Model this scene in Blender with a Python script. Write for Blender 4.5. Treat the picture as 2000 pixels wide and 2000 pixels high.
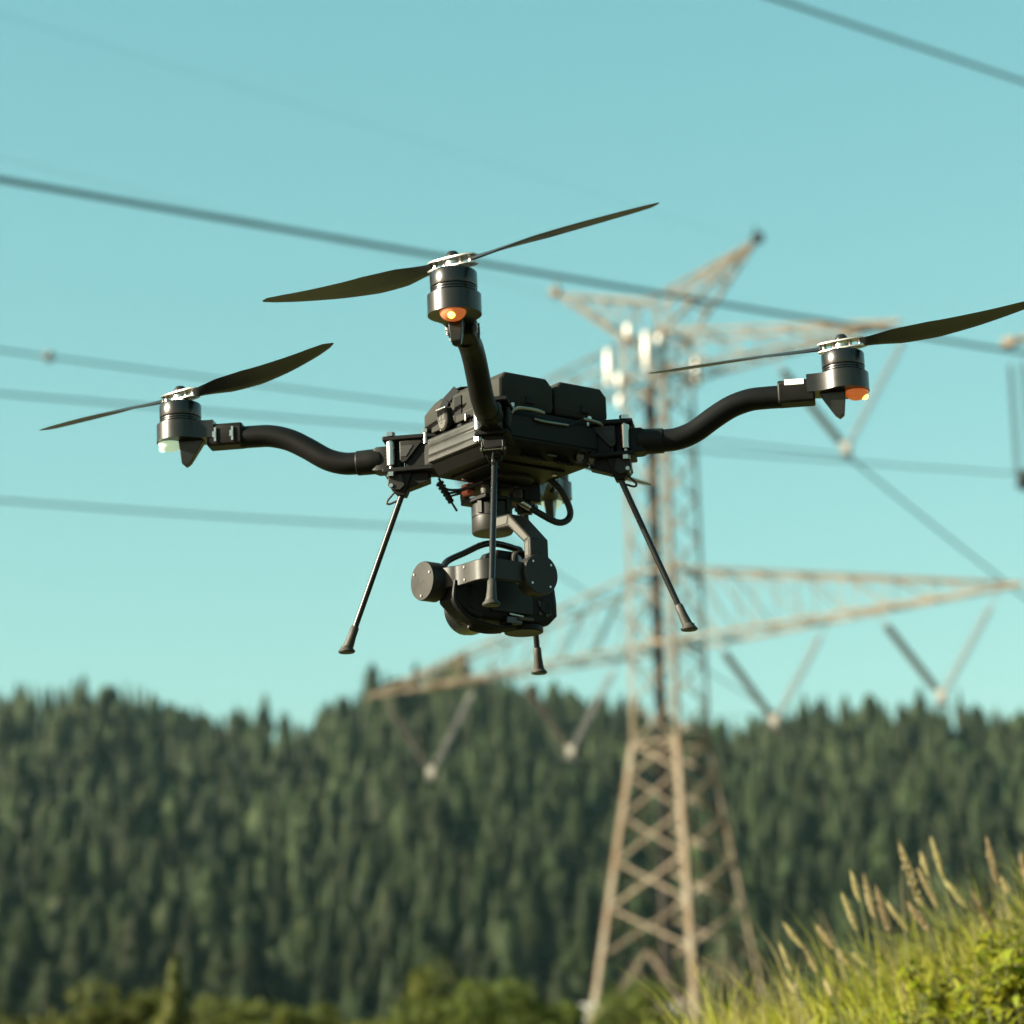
import bpy, bmesh, math, random
import numpy as np
from mathutils import Vector, Matrix

for o in list(bpy.data.objects):
    bpy.data.objects.remove(o)
sc = bpy.context.scene
COL = sc.collection
R = math.radians

# ------------------------------------------------------------------ camera
FPX, PITCH, ROLL = 5600.0, 0.25, -0.022          # focal length in 1/2000ths of the frame
cam = bpy.data.cameras.new('camera')
cam.sensor_fit = 'HORIZONTAL'; cam.sensor_width = 24.0
cam.lens = 24.0 * FPX / 2000.0
cam.clip_start = 0.05; cam.clip_end = 20000.0
camo = bpy.data.objects.new('camera', cam); COL.objects.link(camo)
fw = Vector((0, math.cos(PITCH), math.sin(PITCH)))
up0 = Vector((0, -math.sin(PITCH), math.cos(PITCH)))
rt0 = Vector((1, 0, 0))
crt = math.cos(ROLL) * rt0 + math.sin(ROLL) * up0
cup = -math.sin(ROLL) * rt0 + math.cos(ROLL) * up0
camo.matrix_world = Matrix((( crt.x, cup.x, -fw.x, 0), (crt.y, cup.y, -fw.y, 0), (crt.z, cup.z, -fw.z, 0), (0, 0, 0, 1)))
cam.dof.use_dof = True
cam.dof.focus_distance = 3.78
cam.dof.aperture_fstop = 3.8
sc.camera = camo

# ------------------------------------------------------------------ sky, sun, exposure
HAZE = 0.000021
SUN_AZ, SUN_EL = R(-105), R(22)                    # azimuth from +Y towards +X
world = bpy.data.worlds.new('World'); sc.world = world; world.use_nodes = True
wn, wl = world.node_tree.nodes, world.node_tree.links
wn.clear()
sky = wn.new('ShaderNodeTexSky'); sky.sky_type = 'NISHITA'; sky.sun_disc = False
sky.sun_elevation = SUN_EL; sky.sun_rotation = SUN_AZ
sky.air_density = 1.3; sky.dust_density = 2.0; sky.ozone_density = 1.0; sky.altitude = 300
tint = wn.new('ShaderNodeMix'); tint.data_type = 'RGBA'; tint.blend_type = 'MULTIPLY'; tint.inputs['Factor'].default_value = 1.0
tint.inputs['B'].default_value = (0.635, 1.320, 1.110, 1)     # the photograph's cool green grade of the sky
bg = wn.new('ShaderNodeBackground'); bg.inputs['Strength'].default_value = 0.05
wo = wn.new('ShaderNodeOutputWorld')
sep = wn.new('ShaderNodeSeparateColor'); com = wn.new('ShaderNodeCombineColor'); wl.new(sky.outputs['Color'], sep.inputs['Color'])
for ch, ex in (('Red', 1.05), ('Green', 0.70), ('Blue', 0.70)):      # the same film-like curve for the whole sky
    pw = wn.new('ShaderNodeMath'); pw.operation = 'POWER'; pw.inputs[1].default_value = ex
    wl.new(sep.outputs[ch], pw.inputs[0]); wl.new(pw.outputs[0], com.inputs[ch])
wl.new(com.outputs['Color'], tint.inputs['A']); wl.new(tint.outputs['Result'], bg.inputs['Color']); wl.new(bg.outputs['Background'], wo.inputs['Surface'])
sun = bpy.data.lights.new('sun', 'SUN'); sun.energy = 5.0; sun.angle = R(0.53); sun.color = (1.0, 0.94, 0.73)
suno = bpy.data.objects.new('sun', sun); COL.objects.link(suno)
SUND = Vector((math.sin(SUN_AZ) * math.cos(SUN_EL), math.cos(SUN_AZ) * math.cos(SUN_EL), math.sin(SUN_EL)))
suno.rotation_euler = SUND.to_track_quat('Z', 'Y').to_euler()
suno.location = SUND * 60
sc.view_settings.view_transform = 'Standard'; sc.view_settings.look = 'None'
sc.view_settings.exposure = 2.28; sc.view_settings.gamma = 1.0
sc.render.engine = 'CYCLES'
sc.cycles.use_denoising = True
sc.cycles.max_bounces = 6; sc.cycles.diffuse_bounces = 3; sc.cycles.glossy_bounces = 3; sc.cycles.transmission_bounces = 4
sc.cycles.sample_clamp_indirect = 6.0

# ------------------------------------------------------------------ materials
MATS = {}
def mat(name, col, rough=0.5, metal=0.0, spec=0.5, col2=None, nscale=60.0, bump=0.0, bscale=400.0, emit=None, estr=0.0, coat=0.0, trans=0.0, rvar=0.0, obj_random=0.0, stretch=None):
    if name in MATS: return MATS[name]
    m = bpy.data.materials.new(name); m.use_nodes = True
    n, l = m.node_tree.nodes, m.node_tree.links
    b = n['Principled BSDF']
    b.inputs['Base Color'].default_value = (*col, 1); b.inputs['Roughness'].default_value = rough
    b.inputs['Metallic'].default_value = metal; b.inputs['Specular IOR Level'].default_value = spec
    b.inputs['Coat Weight'].default_value = coat
    b.inputs['Transmission Weight'].default_value = trans
    tc = n.new('ShaderNodeTexCoord')
    src = tc.outputs['Object']
    if stretch:
        mp = n.new('ShaderNodeMapping'); mp.inputs['Scale'].default_value = stretch
        l.new(src, mp.inputs['Vector']); src = mp.outputs['Vector']
    if col2 or rvar:
        nz = n.new('ShaderNodeTexNoise'); nz.inputs['Scale'].default_value = nscale; nz.inputs['Detail'].default_value = 6
        l.new(src, nz.inputs['Vector'])
        if col2:
            rp = n.new('ShaderNodeValToRGB')
            rp.color_ramp.elements[0].position = 0.35; rp.color_ramp.elements[1].position = 0.68
            rp.color_ramp.elements[0].color = (*col, 1); rp.color_ramp.elements[1].color = (*col2, 1)
            l.new(nz.outputs['Fac'], rp.inputs['Fac']); out = rp.outputs['Color']
            if obj_random:
                oi = n.new('ShaderNodeObjectInfo')
                hs = n.new('ShaderNodeHueSaturation')
                mr = n.new('ShaderNodeMapRange'); mr.inputs['To Min'].default_value = 1 - obj_random; mr.inputs['To Max'].default_value = 1 + obj_random
                l.new(oi.outputs['Random'], mr.inputs['Value']); l.new(mr.outputs['Result'], hs.inputs['Value'])
                l.new(out, hs.inputs['Color']); out = hs.outputs['Color']
            l.new(out, b.inputs['Base Color'])
        if rvar:
            mr = n.new('ShaderNodeMapRange'); mr.inputs['To Min'].default_value = rough - rvar; mr.inputs['To Max'].default_value = rough + rvar
            l.new(nz.outputs['Fac'], mr.inputs['Value']); l.new(mr.outputs['Result'], b.inputs['Roughness'])
    if bump:
        nb = n.new('ShaderNodeTexNoise'); nb.inputs['Scale'].default_value = bscale; nb.inputs['Detail'].default_value = 3
        l.new(src, nb.inputs['Vector'])
        bp = n.new('ShaderNodeBump'); bp.inputs['Strength'].default_value = bump; bp.inputs['Distance'].default_value = 0.001
        l.new(nb.outputs['Fac'], bp.inputs['Height']); l.new(bp.outputs['Normal'], b.inputs['Normal'])
    if emit:
        b.inputs['Emission Color'].default_value = (*emit, 1); b.inputs['Emission Strength'].default_value = estr
    MATS[name] = m
    return m

def leafmat(name, c1, c2, nscale, obj_random=0.2, translucent=0.35, tone=False, spec=0.25):
    """foliage: diffuse + translucent, colour varied by position and by object"""
    m = bpy.data.materials.new(name); m.use_nodes = True
    n, l = m.node_tree.nodes, m.node_tree.links
    n.clear()
    out = n.new('ShaderNodeOutputMaterial')
    tc = n.new('ShaderNodeTexCoord'); nz = n.new('ShaderNodeTexNoise'); nz.inputs['Scale'].default_value = nscale; nz.inputs['Detail'].default_value = 4
    l.new(tc.outputs['Object'], nz.inputs['Vector'])
    rp = n.new('ShaderNodeValToRGB'); rp.color_ramp.elements[0].position = 0.3; rp.color_ramp.elements[1].position = 0.7
    rp.color_ramp.elements[0].color = (*c1, 1); rp.color_ramp.elements[1].color = (*c2, 1)
    l.new(nz.outputs['Fac'], rp.inputs['Fac'])
    if tone:
        oi = n.new('ShaderNodeAttribute'); oi.attribute_name = 'tone'; rnd = oi.outputs['Fac']      # each tree's own needle colour
    else:
        oi = n.new('ShaderNodeObjectInfo'); rnd = oi.outputs['Random']
    hs = n.new('ShaderNodeHueSaturation')
    mr = n.new('ShaderNodeMapRange'); mr.inputs['To Min'].default_value = 1 - obj_random; mr.inputs['To Max'].default_value = 1 + obj_random
    mh = n.new('ShaderNodeMapRange'); mh.inputs['To Min'].default_value = 0.475; mh.inputs['To Max'].default_value = 0.52
    l.new(rnd, mr.inputs['Value']); l.new(mr.outputs['Result'], hs.inputs['Value'])
    l.new(rnd, mh.inputs['Value']); l.new(mh.outputs['Result'], hs.inputs['Hue'])
    l.new(rp.outputs['Color'], hs.inputs['Color'])
    d = n.new('ShaderNodeBsdfPrincipled'); d.inputs['Roughness'].default_value = 0.6; d.inputs['Specular IOR Level'].default_value = spec
    t = n.new('ShaderNodeBsdfTranslucent'); mx = n.new('ShaderNodeMixShader'); mx.inputs['Fac'].default_value = translucent
    l.new(hs.outputs['Color'], d.inputs['Base Color']); l.new(hs.outputs['Color'], t.inputs['Color'])
    l.new(d.outputs['BSDF'], mx.inputs[1]); l.new(t.outputs['BSDF'], mx.inputs[2]); l.new(mx.outputs['Shader'], out.inputs['Surface'])
    MATS[name] = m
    return m

M_PLASTIC = mat('black_plastic', (0.0042, 0.0042, 0.0038), 0.5, spec=0.13, bump=0.12, bscale=900, col2=(0.007, 0.0068, 0.006), nscale=40, rvar=0.08)
M_CASE = mat('battery_case_plastic', (0.0170, 0.0168, 0.0142), 0.66, spec=0.10, bump=0.25, bscale=1600, col2=(0.021, 0.0206, 0.0175), nscale=30)
M_PANEL = mat('ribbed_side_panel', (0.016, 0.0164, 0.0146), 0.5, spec=0.22, bump=0.1, bscale=700, col2=(0.022, 0.0224, 0.0202), nscale=55, rvar=0.08)
M_ANOD = mat('black_anodised', (0.0045, 0.0045, 0.0045), 0.27, metal=0.0, spec=0.45, rvar=0.05, nscale=80)
M_MOUNT = mat('motor_mount_black', (0.0062, 0.0060, 0.0054), 0.31, spec=0.42, bump=0.06, bscale=800, rvar=0.05)
M_CARBON = mat('carbon_tube', (0.0035, 0.0035, 0.0033), 0.46, spec=0.13, bump=0.05, bscale=500, rvar=0.06)
M_ROD = mat('leg_rod_gloss', (0.005, 0.005, 0.005), 0.28, spec=0.32, rvar=0.05)
M_RUBBER = mat('rubber', (0.018, 0.017, 0.014), 0.6, spec=0.3, bump=0.15, bscale=600, col2=(0.028, 0.026, 0.021), nscale=80)
M_SILVER = mat('bright_steel', (0.42, 0.41, 0.39), 0.28, metal=1.0, rvar=0.08)
M_GIMBAL = mat('gimbal_magnesium', (0.0090, 0.0087, 0.0073), 0.45, spec=0.22, bump=0.12, bscale=1400, col2=(0.0118, 0.0113, 0.0096), nscale=70, rvar=0.07)
M_GIMDARK = mat('gimbal_inset', (0.050, 0.048, 0.041), 0.6, spec=0.2, bump=0.2, bscale=1800)
M_CAMERA = mat('camera_leatherette', (0.0042, 0.0042, 0.004), 0.55, spec=0.15, bump=0.3, bscale=1500)
M_SCREEN = mat('camera_screen', (0.003, 0.0045, 0.003), 0.45, spec=0.2)
M_CABLE = mat('cable_sheath', (0.006, 0.006, 0.0055), 0.5, spec=0.35)
M_CONN = mat('connector_orange', (0.50, 0.11, 0.06), 0.45, col2=(0.56, 0.16, 0.09), nscale=200)
M_WHITE = mat('white_label', (0.80, 0.79, 0.74), 0.5)
M_STRAP_SHADOW = mat('webbing_and_shadow', (0.0032, 0.0034, 0.0036), 0.6, spec=0.1, bump=0.5, bscale=1200)  # strap cloth, also the black of its painted-in shadow strip
M_PROP = mat('propeller_carbon', (0.012, 0.014, 0.015), 0.35, spec=0.5, rvar=0.06)
M_DARK = mat('recess_black', (0.006, 0.006, 0.006), 0.7)
M_BRASS = mat('brass_lever', (0.26, 0.26, 0.23), 0.32, metal=0.9, rvar=0.1)
M_LENS = mat('lens_glass', (0.02, 0.02, 0.03), 0.05, spec=0.8, coat=1.0)
M_LEDG = mat('green_navigation_lens', (0.36, 0.42, 0.35), 0.2, emit=(0.70, 1.0, 0.66), estr=0.10)
M_LEDO = mat('amber_navigation_lens', (0.34, 0.13, 0.07), 0.2, emit=(1.0, 0.20, 0.03), estr=0.07)
M_LAMPG = mat('green_lamp', (0.3, 0.9, 0.3), 0.3, emit=(0.35, 1.0, 0.35), estr=0.6)
M_LAMPO = mat('amber_lamp', (1.0, 0.6, 0.1), 0.3, emit=(1.0, 0.42, 0.06), estr=1.6)
M_STEEL = mat('galvanised_tower_steel', (0.128, 0.117, 0.094), 0.8, metal=0.0, spec=0.05, col2=(0.076, 0.045, 0.023), nscale=1.6, stretch=(1, 1, 5), rvar=0.12, obj_random=0.32)
M_WIRE = mat('conductor', (0.10, 0.11, 0.115), 0.5, metal=0.85)
M_INSUL = mat('insulator_glaze', (0.085, 0.076, 0.068), 0.3, spec=0.5, col2=(0.13, 0.118, 0.105), nscale=9)
M_POLY = mat('dark_polymer_insulator', (0.016, 0.016, 0.017), 0.5, spec=0.3)
M_YOKE = mat('yoke_galvanised', (0.11, 0.104, 0.092), 0.7, metal=0.0, spec=0.2)
M_ANT = mat('antenna_white', (0.40, 0.395, 0.37), 0.3, spec=0.5)
M_COAX = mat('coax_bundle', (0.004, 0.004, 0.004), 0.7, spec=0.1)
M_CONC = mat('cabinet_paint', (0.17, 0.175, 0.165), 0.5, col2=(0.14, 0.14, 0.13), nscale=3)
M_NEEDLE = leafmat('conifer_needles', (0.0066, 0.0122, 0.0045), (0.0205, 0.0248, 0.0074), 1.4, 0.45, 0.10, spec=0.05)
M_FOREST = leafmat('forest_needles', (0.0066, 0.0122, 0.0045), (0.0205, 0.0248, 0.0074), 0.3, 0.45, 0.10, tone=True, spec=0.05)
M_BARK = mat('bark', (0.06, 0.048, 0.034), 0.9, col2=(0.10, 0.085, 0.065), nscale=4)
M_SHRUB = leafmat('shrub_leaves', (0.030, 0.045, 0.009), (0.085, 0.095, 0.017), 1.6, 0.12, 0.4, spec=0.1)
M_GRASS = leafmat('grass_blades', (0.125, 0.145, 0.008), (0.31, 0.29, 0.030), 6.0, 0.05, 0.45)
M_WEED = leafmat('weed_leaf', (0.13, 0.155, 0.008), (0.22, 0.225, 0.018), 14.0, 0.05, 0.5)
M_STEM = leafmat('grass_stem', (0.05, 0.062, 0.014), (0.08, 0.085, 0.024), 20.0, 0.15, 0.3)
M_SEED = leafmat('seed_head', (0.165, 0.130, 0.052), (0.27, 0.22, 0.10), 60.0, 0.2, 0.35)
M_STRAW = leafmat('straw', (0.10, 0.105, 0.03), (0.22, 0.18, 0.075), 9.0, 0.1, 0.4)
M_GROUND = mat('meadow_soil', (0.028, 0.030, 0.010), 0.95, col2=(0.05, 0.047, 0.015), nscale=0.35, bump=0.5, bscale=6)
M_FLOOR = mat('forest_floor', (0.006, 0.010, 0.0035), 1.0, spec=0.0, col2=(0.012, 0.016, 0.005), nscale=0.1)
M_BANK = mat('bank_turf', (0.035, 0.043, 0.007), 0.95, col2=(0.06, 0.062, 0.012), nscale=5, bump=0.6, bscale=40)

# ------------------------------------------------------------------ object helpers
def tag(o, label=None, cat=None, group=None, kind=None):
    if label: o['label'] = label
    if cat: o['category'] = cat
    if group: o['group'] = group
    if kind: o['kind'] = kind
    return o

def empty(name, loc=(0, 0, 0), rotz=0.0):
    o = bpy.data.objects.new(name, None); COL.objects.link(o)
    o.location = loc; o.rotation_euler = (0, 0, rotz); o.empty_display_size = 0.05
    return o

def link(name, me, parent=None, loc=None, rot=None):
    o = bpy.data.objects.new(name, me); COL.objects.link(o)
    if parent is not None: o.parent = parent
    if loc is not None: o.location = loc
    if rot is not None: o.rotation_euler = rot
    return o

class MB:
    """mesh builder: collects shapes, then links them as one mesh object"""
    def __init__(s): s.v = []; s.f = []
    def add(s, vs, fs):
        k = len(s.v); s.v += [tuple(p) for p in vs]; s.f += [tuple(i + k for i in f) for f in fs]; return s
    def box(s, c, d, rz=0.0, ry=0.0, rx=0.0):
        m = Matrix.Rotation(rz, 3, 'Z') @ Matrix.Rotation(ry, 3, 'Y') @ Matrix.Rotation(rx, 3, 'X')
        c = Vector(c)
        vs = [c + m @ Vector((x * d[0] / 2, y * d[1] / 2, z * d[2] / 2)) for x in (-1, 1) for y in (-1, 1) for z in (-1, 1)]
        return s.add(vs, [(0, 1, 3, 2), (4, 6, 7, 5), (0, 4, 5, 1), (2, 3, 7, 6), (0, 2, 6, 4), (1, 5, 7, 3)])
    def hexa(s, lo, hi):
        """box with four bottom and four top corners given (counter-clockwise)"""
        return s.add(list(lo) + list(hi), [(3, 2, 1, 0), (4, 5, 6, 7), (0, 1, 5, 4), (1, 2, 6, 5), (2, 3, 7, 6), (3, 0, 4, 7)])
    def prism(s, poly, axis, a, b):
        """polygon in the plane normal to axis, extruded from a to b; poly coordinates are the other two axes in xyz order"""
        def P(p, t):
            return {'x': (t, p[0], p[1]), 'y': (p[0], t, p[1]), 'z': (p[0], p[1], t)}[axis]
        n = len(poly)
        fs = [tuple(range(n)), tuple(range(2 * n - 1, n - 1, -1))] + [(i, n + i, n + (i + 1) % n, (i + 1) % n) for i in range(n)]
        return s.add([P(p, a) for p in poly] + [P(p, b) for p in poly], fs)
    def tube(s, pts, rad, n=12, cap=True, flat=1.0, upv=None):
        pts = [Vector(p) for p in pts]; k = len(pts)
        rads = rad if isinstance(rad, (list, tuple)) else [rad] * k
        t0 = (pts[1] - pts[0]).normalized()
        a = Vector(upv) if upv else (Vector((0, 0, 1)) if abs(t0.z) < 0.9 else Vector((1, 0, 0)))
        x = t0.cross(a).normalized(); vs = []
        for i, p in enumerate(pts):
            t = (pts[min(i + 1, k - 1)] - pts[max(i - 1, 0)]).normalized()
            x = (x - t * x.dot(t)).normalized(); y = t.cross(x)
            for j in range(n):
                w = 2 * math.pi * j / n
                vs.append(p + (x * math.cos(w) + y * math.sin(w) * flat) * rads[i])
        fs = [(i * n + j, i * n + (j + 1) % n, (i + 1) * n + (j + 1) % n, (i + 1) * n + j) for i in range(k - 1) for j in range(n)]
        if cap: fs += [tuple(range(n - 1, -1, -1)), tuple(range((k - 1) * n, k * n))]
        return s.add(vs, fs)
    def lathe(s, prof, c=(0, 0, 0), axis=(0, 0, 1), n=32, cap=True):
        """prof: (radius, height along axis)"""
        q = Vector((0, 0, 1)).rotation_difference(Vector(axis)).to_matrix(); c = Vector(c); vs = []
        for r, h in prof:
            for j in range(n):
                w = 2 * math.pi * j / n
                vs.append(c + q @ Vector((r * math.cos(w), r * math.sin(w), h)))
        k = len(prof)
        fs = [(i * n + j, i * n + (j + 1) % n, (i + 1) * n + (j + 1) % n, (i + 1) * n + j) for i in range(k - 1) for j in range(n)]
        if cap: fs += [tuple(range(n - 1, -1, -1)), tuple(range((k - 1) * n, k * n))]
        return s.add(vs, fs)
    def cyl(s, c, axis, r, h, n=24):
        return s.lathe([(r, -h / 2), (r, h / 2)], c, axis, n)
    def hull(s, pts):
        bm = bmesh.new()
        for p in pts: bm.verts.new(p)
        bmesh.ops.convex_hull(bm, input=bm.verts)
        bmesh.ops.dissolve_limit(bm, angle_limit=0.02, verts=bm.verts, edges=bm.edges)
        bm.verts.ensure_lookup_table(); bm.verts.index_update()
        vs = [v.co.copy() for v in bm.verts]; fs = [tuple(v.index for v in f.verts) for f in bm.faces]
        bm.free()
        return s.add(vs, fs)
    def mesh(s, name, m, smooth=35, fix=True):
        me = bpy.data.meshes.new(name); me.from_pydata(s.v, [], s.f)
        if fix:
            bm = bmesh.new(); bm.from_mesh(me); bmesh.ops.recalc_face_normals(bm, faces=bm.faces); bm.to_mesh(me); bm.free()
        if m: me.materials.append(m)
        if smooth:
            me.polygons.foreach_set('use_smooth', [True] * len(me.polygons))
            me.set_sharp_from_angle(angle=R(smooth))
        me.update()
        return me
    def build(s, name, m, parent=None, bevel=0.0, seg=2, smooth=35, loc=None, rot=None):
        o = link(name, s.mesh(name, m, smooth), parent, loc, rot)
        if bevel: addbevel(o, bevel, seg)
        return o

def addbevel(o, w, seg=2):
    md = o.modifiers.new('bevel', 'BEVEL'); md.width = w; md.segments = seg; md.limit_method = 'ANGLE'; md.angle_limit = R(32); md.harden_normals = False

def fast_mesh(name, V, F, m, smooth=False):
    """numpy quads or triangles"""
    V = np.asarray(V, np.float32); F = np.asarray(F, np.int32)
    me = bpy.data.meshes.new(name)
    me.vertices.add(len(V)); me.vertices.foreach_set('co', V.ravel())
    k = F.shape[1]
    me.loops.add(F.size); me.loops.foreach_set('vertex_index', F.ravel())
    me.polygons.add(len(F)); me.polygons.foreach_set('loop_start', np.arange(0, F.size, k, dtype=np.int32))
    me.materials.append(m)
    if smooth: me.polygons.foreach_set('use_smooth', np.ones(len(F), bool))
    me.update(calc_edges=True)
    return me

def catmull(pts, n=8):
    P = [Vector(p) for p in pts]; P = [2 * P[0] - P[1]] + P + [2 * P[-1] - P[-2]]; out = []
    for i in range(1, len(P) - 2):
        a, b, c, d = P[i - 1:i + 3]
        for k in range(n):
            t = k / n
            out.append(0.5 * ((2 * b) + (c - a) * t + (2 * a - 5 * b + 4 * c - d) * t * t + (3 * b - a - 3 * c + d) * t ** 3))
    out.append(P[-2]); return out

def project(p):
    """world point -> picture position in 0..2000, used only to sort trees into those told apart and the mass"""
    p = Vector(p); d = p.dot(fw)
    return 1000 + FPX * p.dot(crt) / d, 1000 - FPX * p.dot(cup) / d, d

# ------------------------------------------------------------------ terrain
RIDGE = [(-0.40, .178), (-0.25, .195), (-0.183, .1965), (-0.147, .1955), (-0.128, .1925), (-0.110, .1858), (-0.092, .1855), (-0.074, .1838), (-0.0558, .1925), (-0.0285, .2050),
         (-0.0013, .1995), (.0258, .1901), (.0438, .1845), (.0798, .1802), (.1161, .1855), (.1433, .1855), (.1612, .1825), (.1789, .1775), (.25, .160), (.40, .150)]
RX = np.array([a for a, b in RIDGE]); RT = np.array([b for a, b in RIDGE])
Y0, Y1 = 450.0, 980.0
def sm(t): t = np.clip(t, 0, 1); return t * t * (3 - 2 * t)
def terrain(x, y):
    x = np.asarray(x, float); y = np.asarray(y, float)
    near = -1.15 + 9.0 * sm((y - 6) / 120.0) ** 0.9
    near = np.where(y > 128, 7.85 + 12.0 * np.clip((y - 128) / 322.0, 0, 1) ** 1.3, near)
    ridge = np.interp(x / np.maximum(y, 1.0), RX, RT) * Y1 - 13.5
    hill = 19.85 + (ridge - 19.85) * np.clip((y - Y0) / (Y1 - Y0), 0, 1) ** 1.02
    back = ridge - 0.16 * (y - Y1)
    z = np.where(y < Y0, near, np.where(y < Y1, hill, np.maximum(back, -30)))
    und = 0.5 * np.sin(x * .05 + 1.3) * np.sin(y * .043) + 1.3 * np.sin(x * .021 + y * .017)
    z = z + und * sm((y - 400) / 150.0)
    return z
xs = np.concatenate([np.linspace(-1300, -260, 18), np.linspace(-240, 240, 121), np.linspace(260, 1300, 18)])
def sheet(name, ys, m, label):
    GX, GY = np.meshgrid(xs, ys); nx, ny = len(xs), len(ys)
    idx = np.arange(nx * ny).reshape(ny, nx)
    F = np.stack([idx[:-1, :-1], idx[:-1, 1:], idx[1:, 1:], idx[1:, :-1]], -1).reshape(-1, 4)
    tag(link(name, fast_mesh(name, np.stack([GX, GY, terrain(GX, GY)], -1).reshape(-1, 3), F, m, True)), label, None, None, 'structure')
sheet('ground', np.concatenate([np.linspace(-400, -10, 14), np.linspace(-6, 140, 74), np.linspace(150, 450, 31)]), M_GROUND, 'rolling meadow before the hill')
sheet('hillside', np.concatenate([np.linspace(450, 1080, 106), np.linspace(1100, 1800, 20)]), M_FLOOR, 'dark forest floor of the hill')

# grassy bank in front, to the right of the pylon foot
def bankz(x, y):
    crest = np.interp(x, [-2.2, -0.8, 0.1, 0.30, 0.55, 0.75, 0.95, 1.16, 1.6, 2.6, 4.5], [-1.3, -0.60, 0.27, 0.36, 0.42, 0.500, 0.57, 0.64, 0.76, 0.88, 0.5])
    prof = np.where(y < 6.6, sm((y - 4.0) / 2.6), 1 - 0.30 * sm((y - 6.6) / 5.0) - 0.7 * sm((y - 9.0) / 7.0))
    return -1.3 + (crest + 1.3) * prof + 0.012 * np.sin(x * 23) * np.sin(y * 17)
bx_, by_ = np.meshgrid(np.linspace(-2.2, 4.5, 90), np.linspace(4.0, 16.0, 120))
bz_ = bankz(bx_, by_)
idx = np.arange(bx_.size).reshape(bx_.shape)
F = np.stack([idx[:-1, :-1], idx[:-1, 1:], idx[1:, 1:], idx[1:, :-1]], -1).reshape(-1, 4)
tag(link('grass_bank', fast_mesh('grass_bank', np.stack([bx_, by_, bz_], -1).reshape(-1, 3), F, M_BANK, True)), 'low grassy bank rising towards the right edge', None, None, 'structure')

# ------------------------------------------------------------------ forest
rng = np.random.default_rng(11)
def conifer_crown(seed, whorls, per, H=1.0, wid=0.13, dens=3, shape=1.0):
    """branch sprays of a spruce of unit height: (V, F quads)"""
    r = np.random.default_rng(seed); V = []; Fq = []
    for i in range(whorls):
        t = (i + r.uniform(-.3, .3)) / whorls
        z = 0.10 + 0.90 * t
        rad = wid * (1 - t) ** (0.76 * shape) * r.uniform(0.72, 1.15) + 0.006
        if t < 0.12: rad *= 0.55 + 3.6 * max(t, 0)
        k = max(4, int(per * (1 - 0.55 * t)))
        a0 = r.uniform(0, 6.28)
        for j in range(k):
            a = a0 + 6.283 * j / k + r.uniform(-.35, .35)
            L = rad * r.uniform(0.6, 1.18); drop = L * r.uniform(0.28, 0.62)
            ca, sa = math.cos(a), math.sin(a)
            for q in range(dens):
                f0 = q / dens * 0.85; f1 = min(1.0, f0 + 0.62)
                wv = L * r.uniform(0.16, 0.30) * (1.15 - 0.6 * f0) + 0.004
                off = r.uniform(-.5, .5) * wv
                p0 = np.array([ca * L * f0 - sa * off, sa * L * f0 + ca * off, z - drop * f0 ** 1.4])
                p1 = np.array([ca * L * f1 - sa * off * 2, sa * L * f1 + ca * off * 2, z - drop * f1 ** 1.4 - r.uniform(0, .01)])
                n = np.array([-sa, ca, 0]) * wv; n2 = np.array([0, 0, -wv * r.uniform(.3, 1.1)])
                b = len(V); V += [p0 - n * .5, p0 + n * .5 + n2 * .3, p1 + n * .35 + n2, p1 - n * .5 + n2 * .4]; Fq.append((b, b + 1, b + 2, b + 3))
    # dense inner crown
    rows = [(.08, .30), (.14, .62), (.30, .66), (.5, .64), (.7, .60), (.86, .5), (.97, .05)]; b = len(V); sides = 9
    for t, fr in rows:
        for j in range(sides):
            a = 6.283 * j / sides + t * 3; rr_ = wid * (1 - t) ** (0.76 * shape) * fr * r.uniform(.72, 1.25)
            V.append(np.array([math.cos(a) * rr_, math.sin(a) * rr_, .10 + .90 * t + r.uniform(-.025, .025)]))
    for i in range(len(rows) - 1):
        for j in range(sides): Fq.append((b + i * sides + j, b + i * sides + (j + 1) % sides, b + (i + 1) * sides + (j + 1) % sides, b + (i + 1) * sides + j))
    # leading shoot
    for q in range(5):
        a = q * 1.257; b = len(V); w = 0.012
        V += [np.array([w * math.cos(a), w * math.sin(a), .93]), np.array([-w * math.cos(a), -w * math.sin(a), .935]), np.array([0, 0, 1.01]), np.array([.002, 0, 1.0])]; Fq.append((b, b + 1, b + 2, b + 3))
    return np.array(V), np.array(Fq)

HI = [conifer_crown(s, 24, 11, wid=w, dens=3, shape=sh) for s, w, sh in ((1, .215, .90), (2, .265, .75), (3, .185, 1.0), (4, .330, .58), (5, .240, .80), (6, .150, 1.1), (7, .40, .42))]
LO = [conifer_crown(s + 20, 9, 7, wid=w * 1.05, dens=1, shape=sh) for s, w, sh in ((1, .215, .90), (2, .265, .75), (3, .185, 1.0), (4, .330, .58), (5, .240, .80), (6, .150, 1.1), (7, .40, .42))]
HI_ME = [fast_mesh('crown', V, F_, M_NEEDLE) for V, F_ in HI]
tm = MB().tube([(0, 0, -0.06), (0, 0, .3), (0.002, 0, .7), (0, 0, .96)], [.016, .012, .006, .001], 7)
TRUNK_ME = tm.mesh('trunk', M_BARK)

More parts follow.
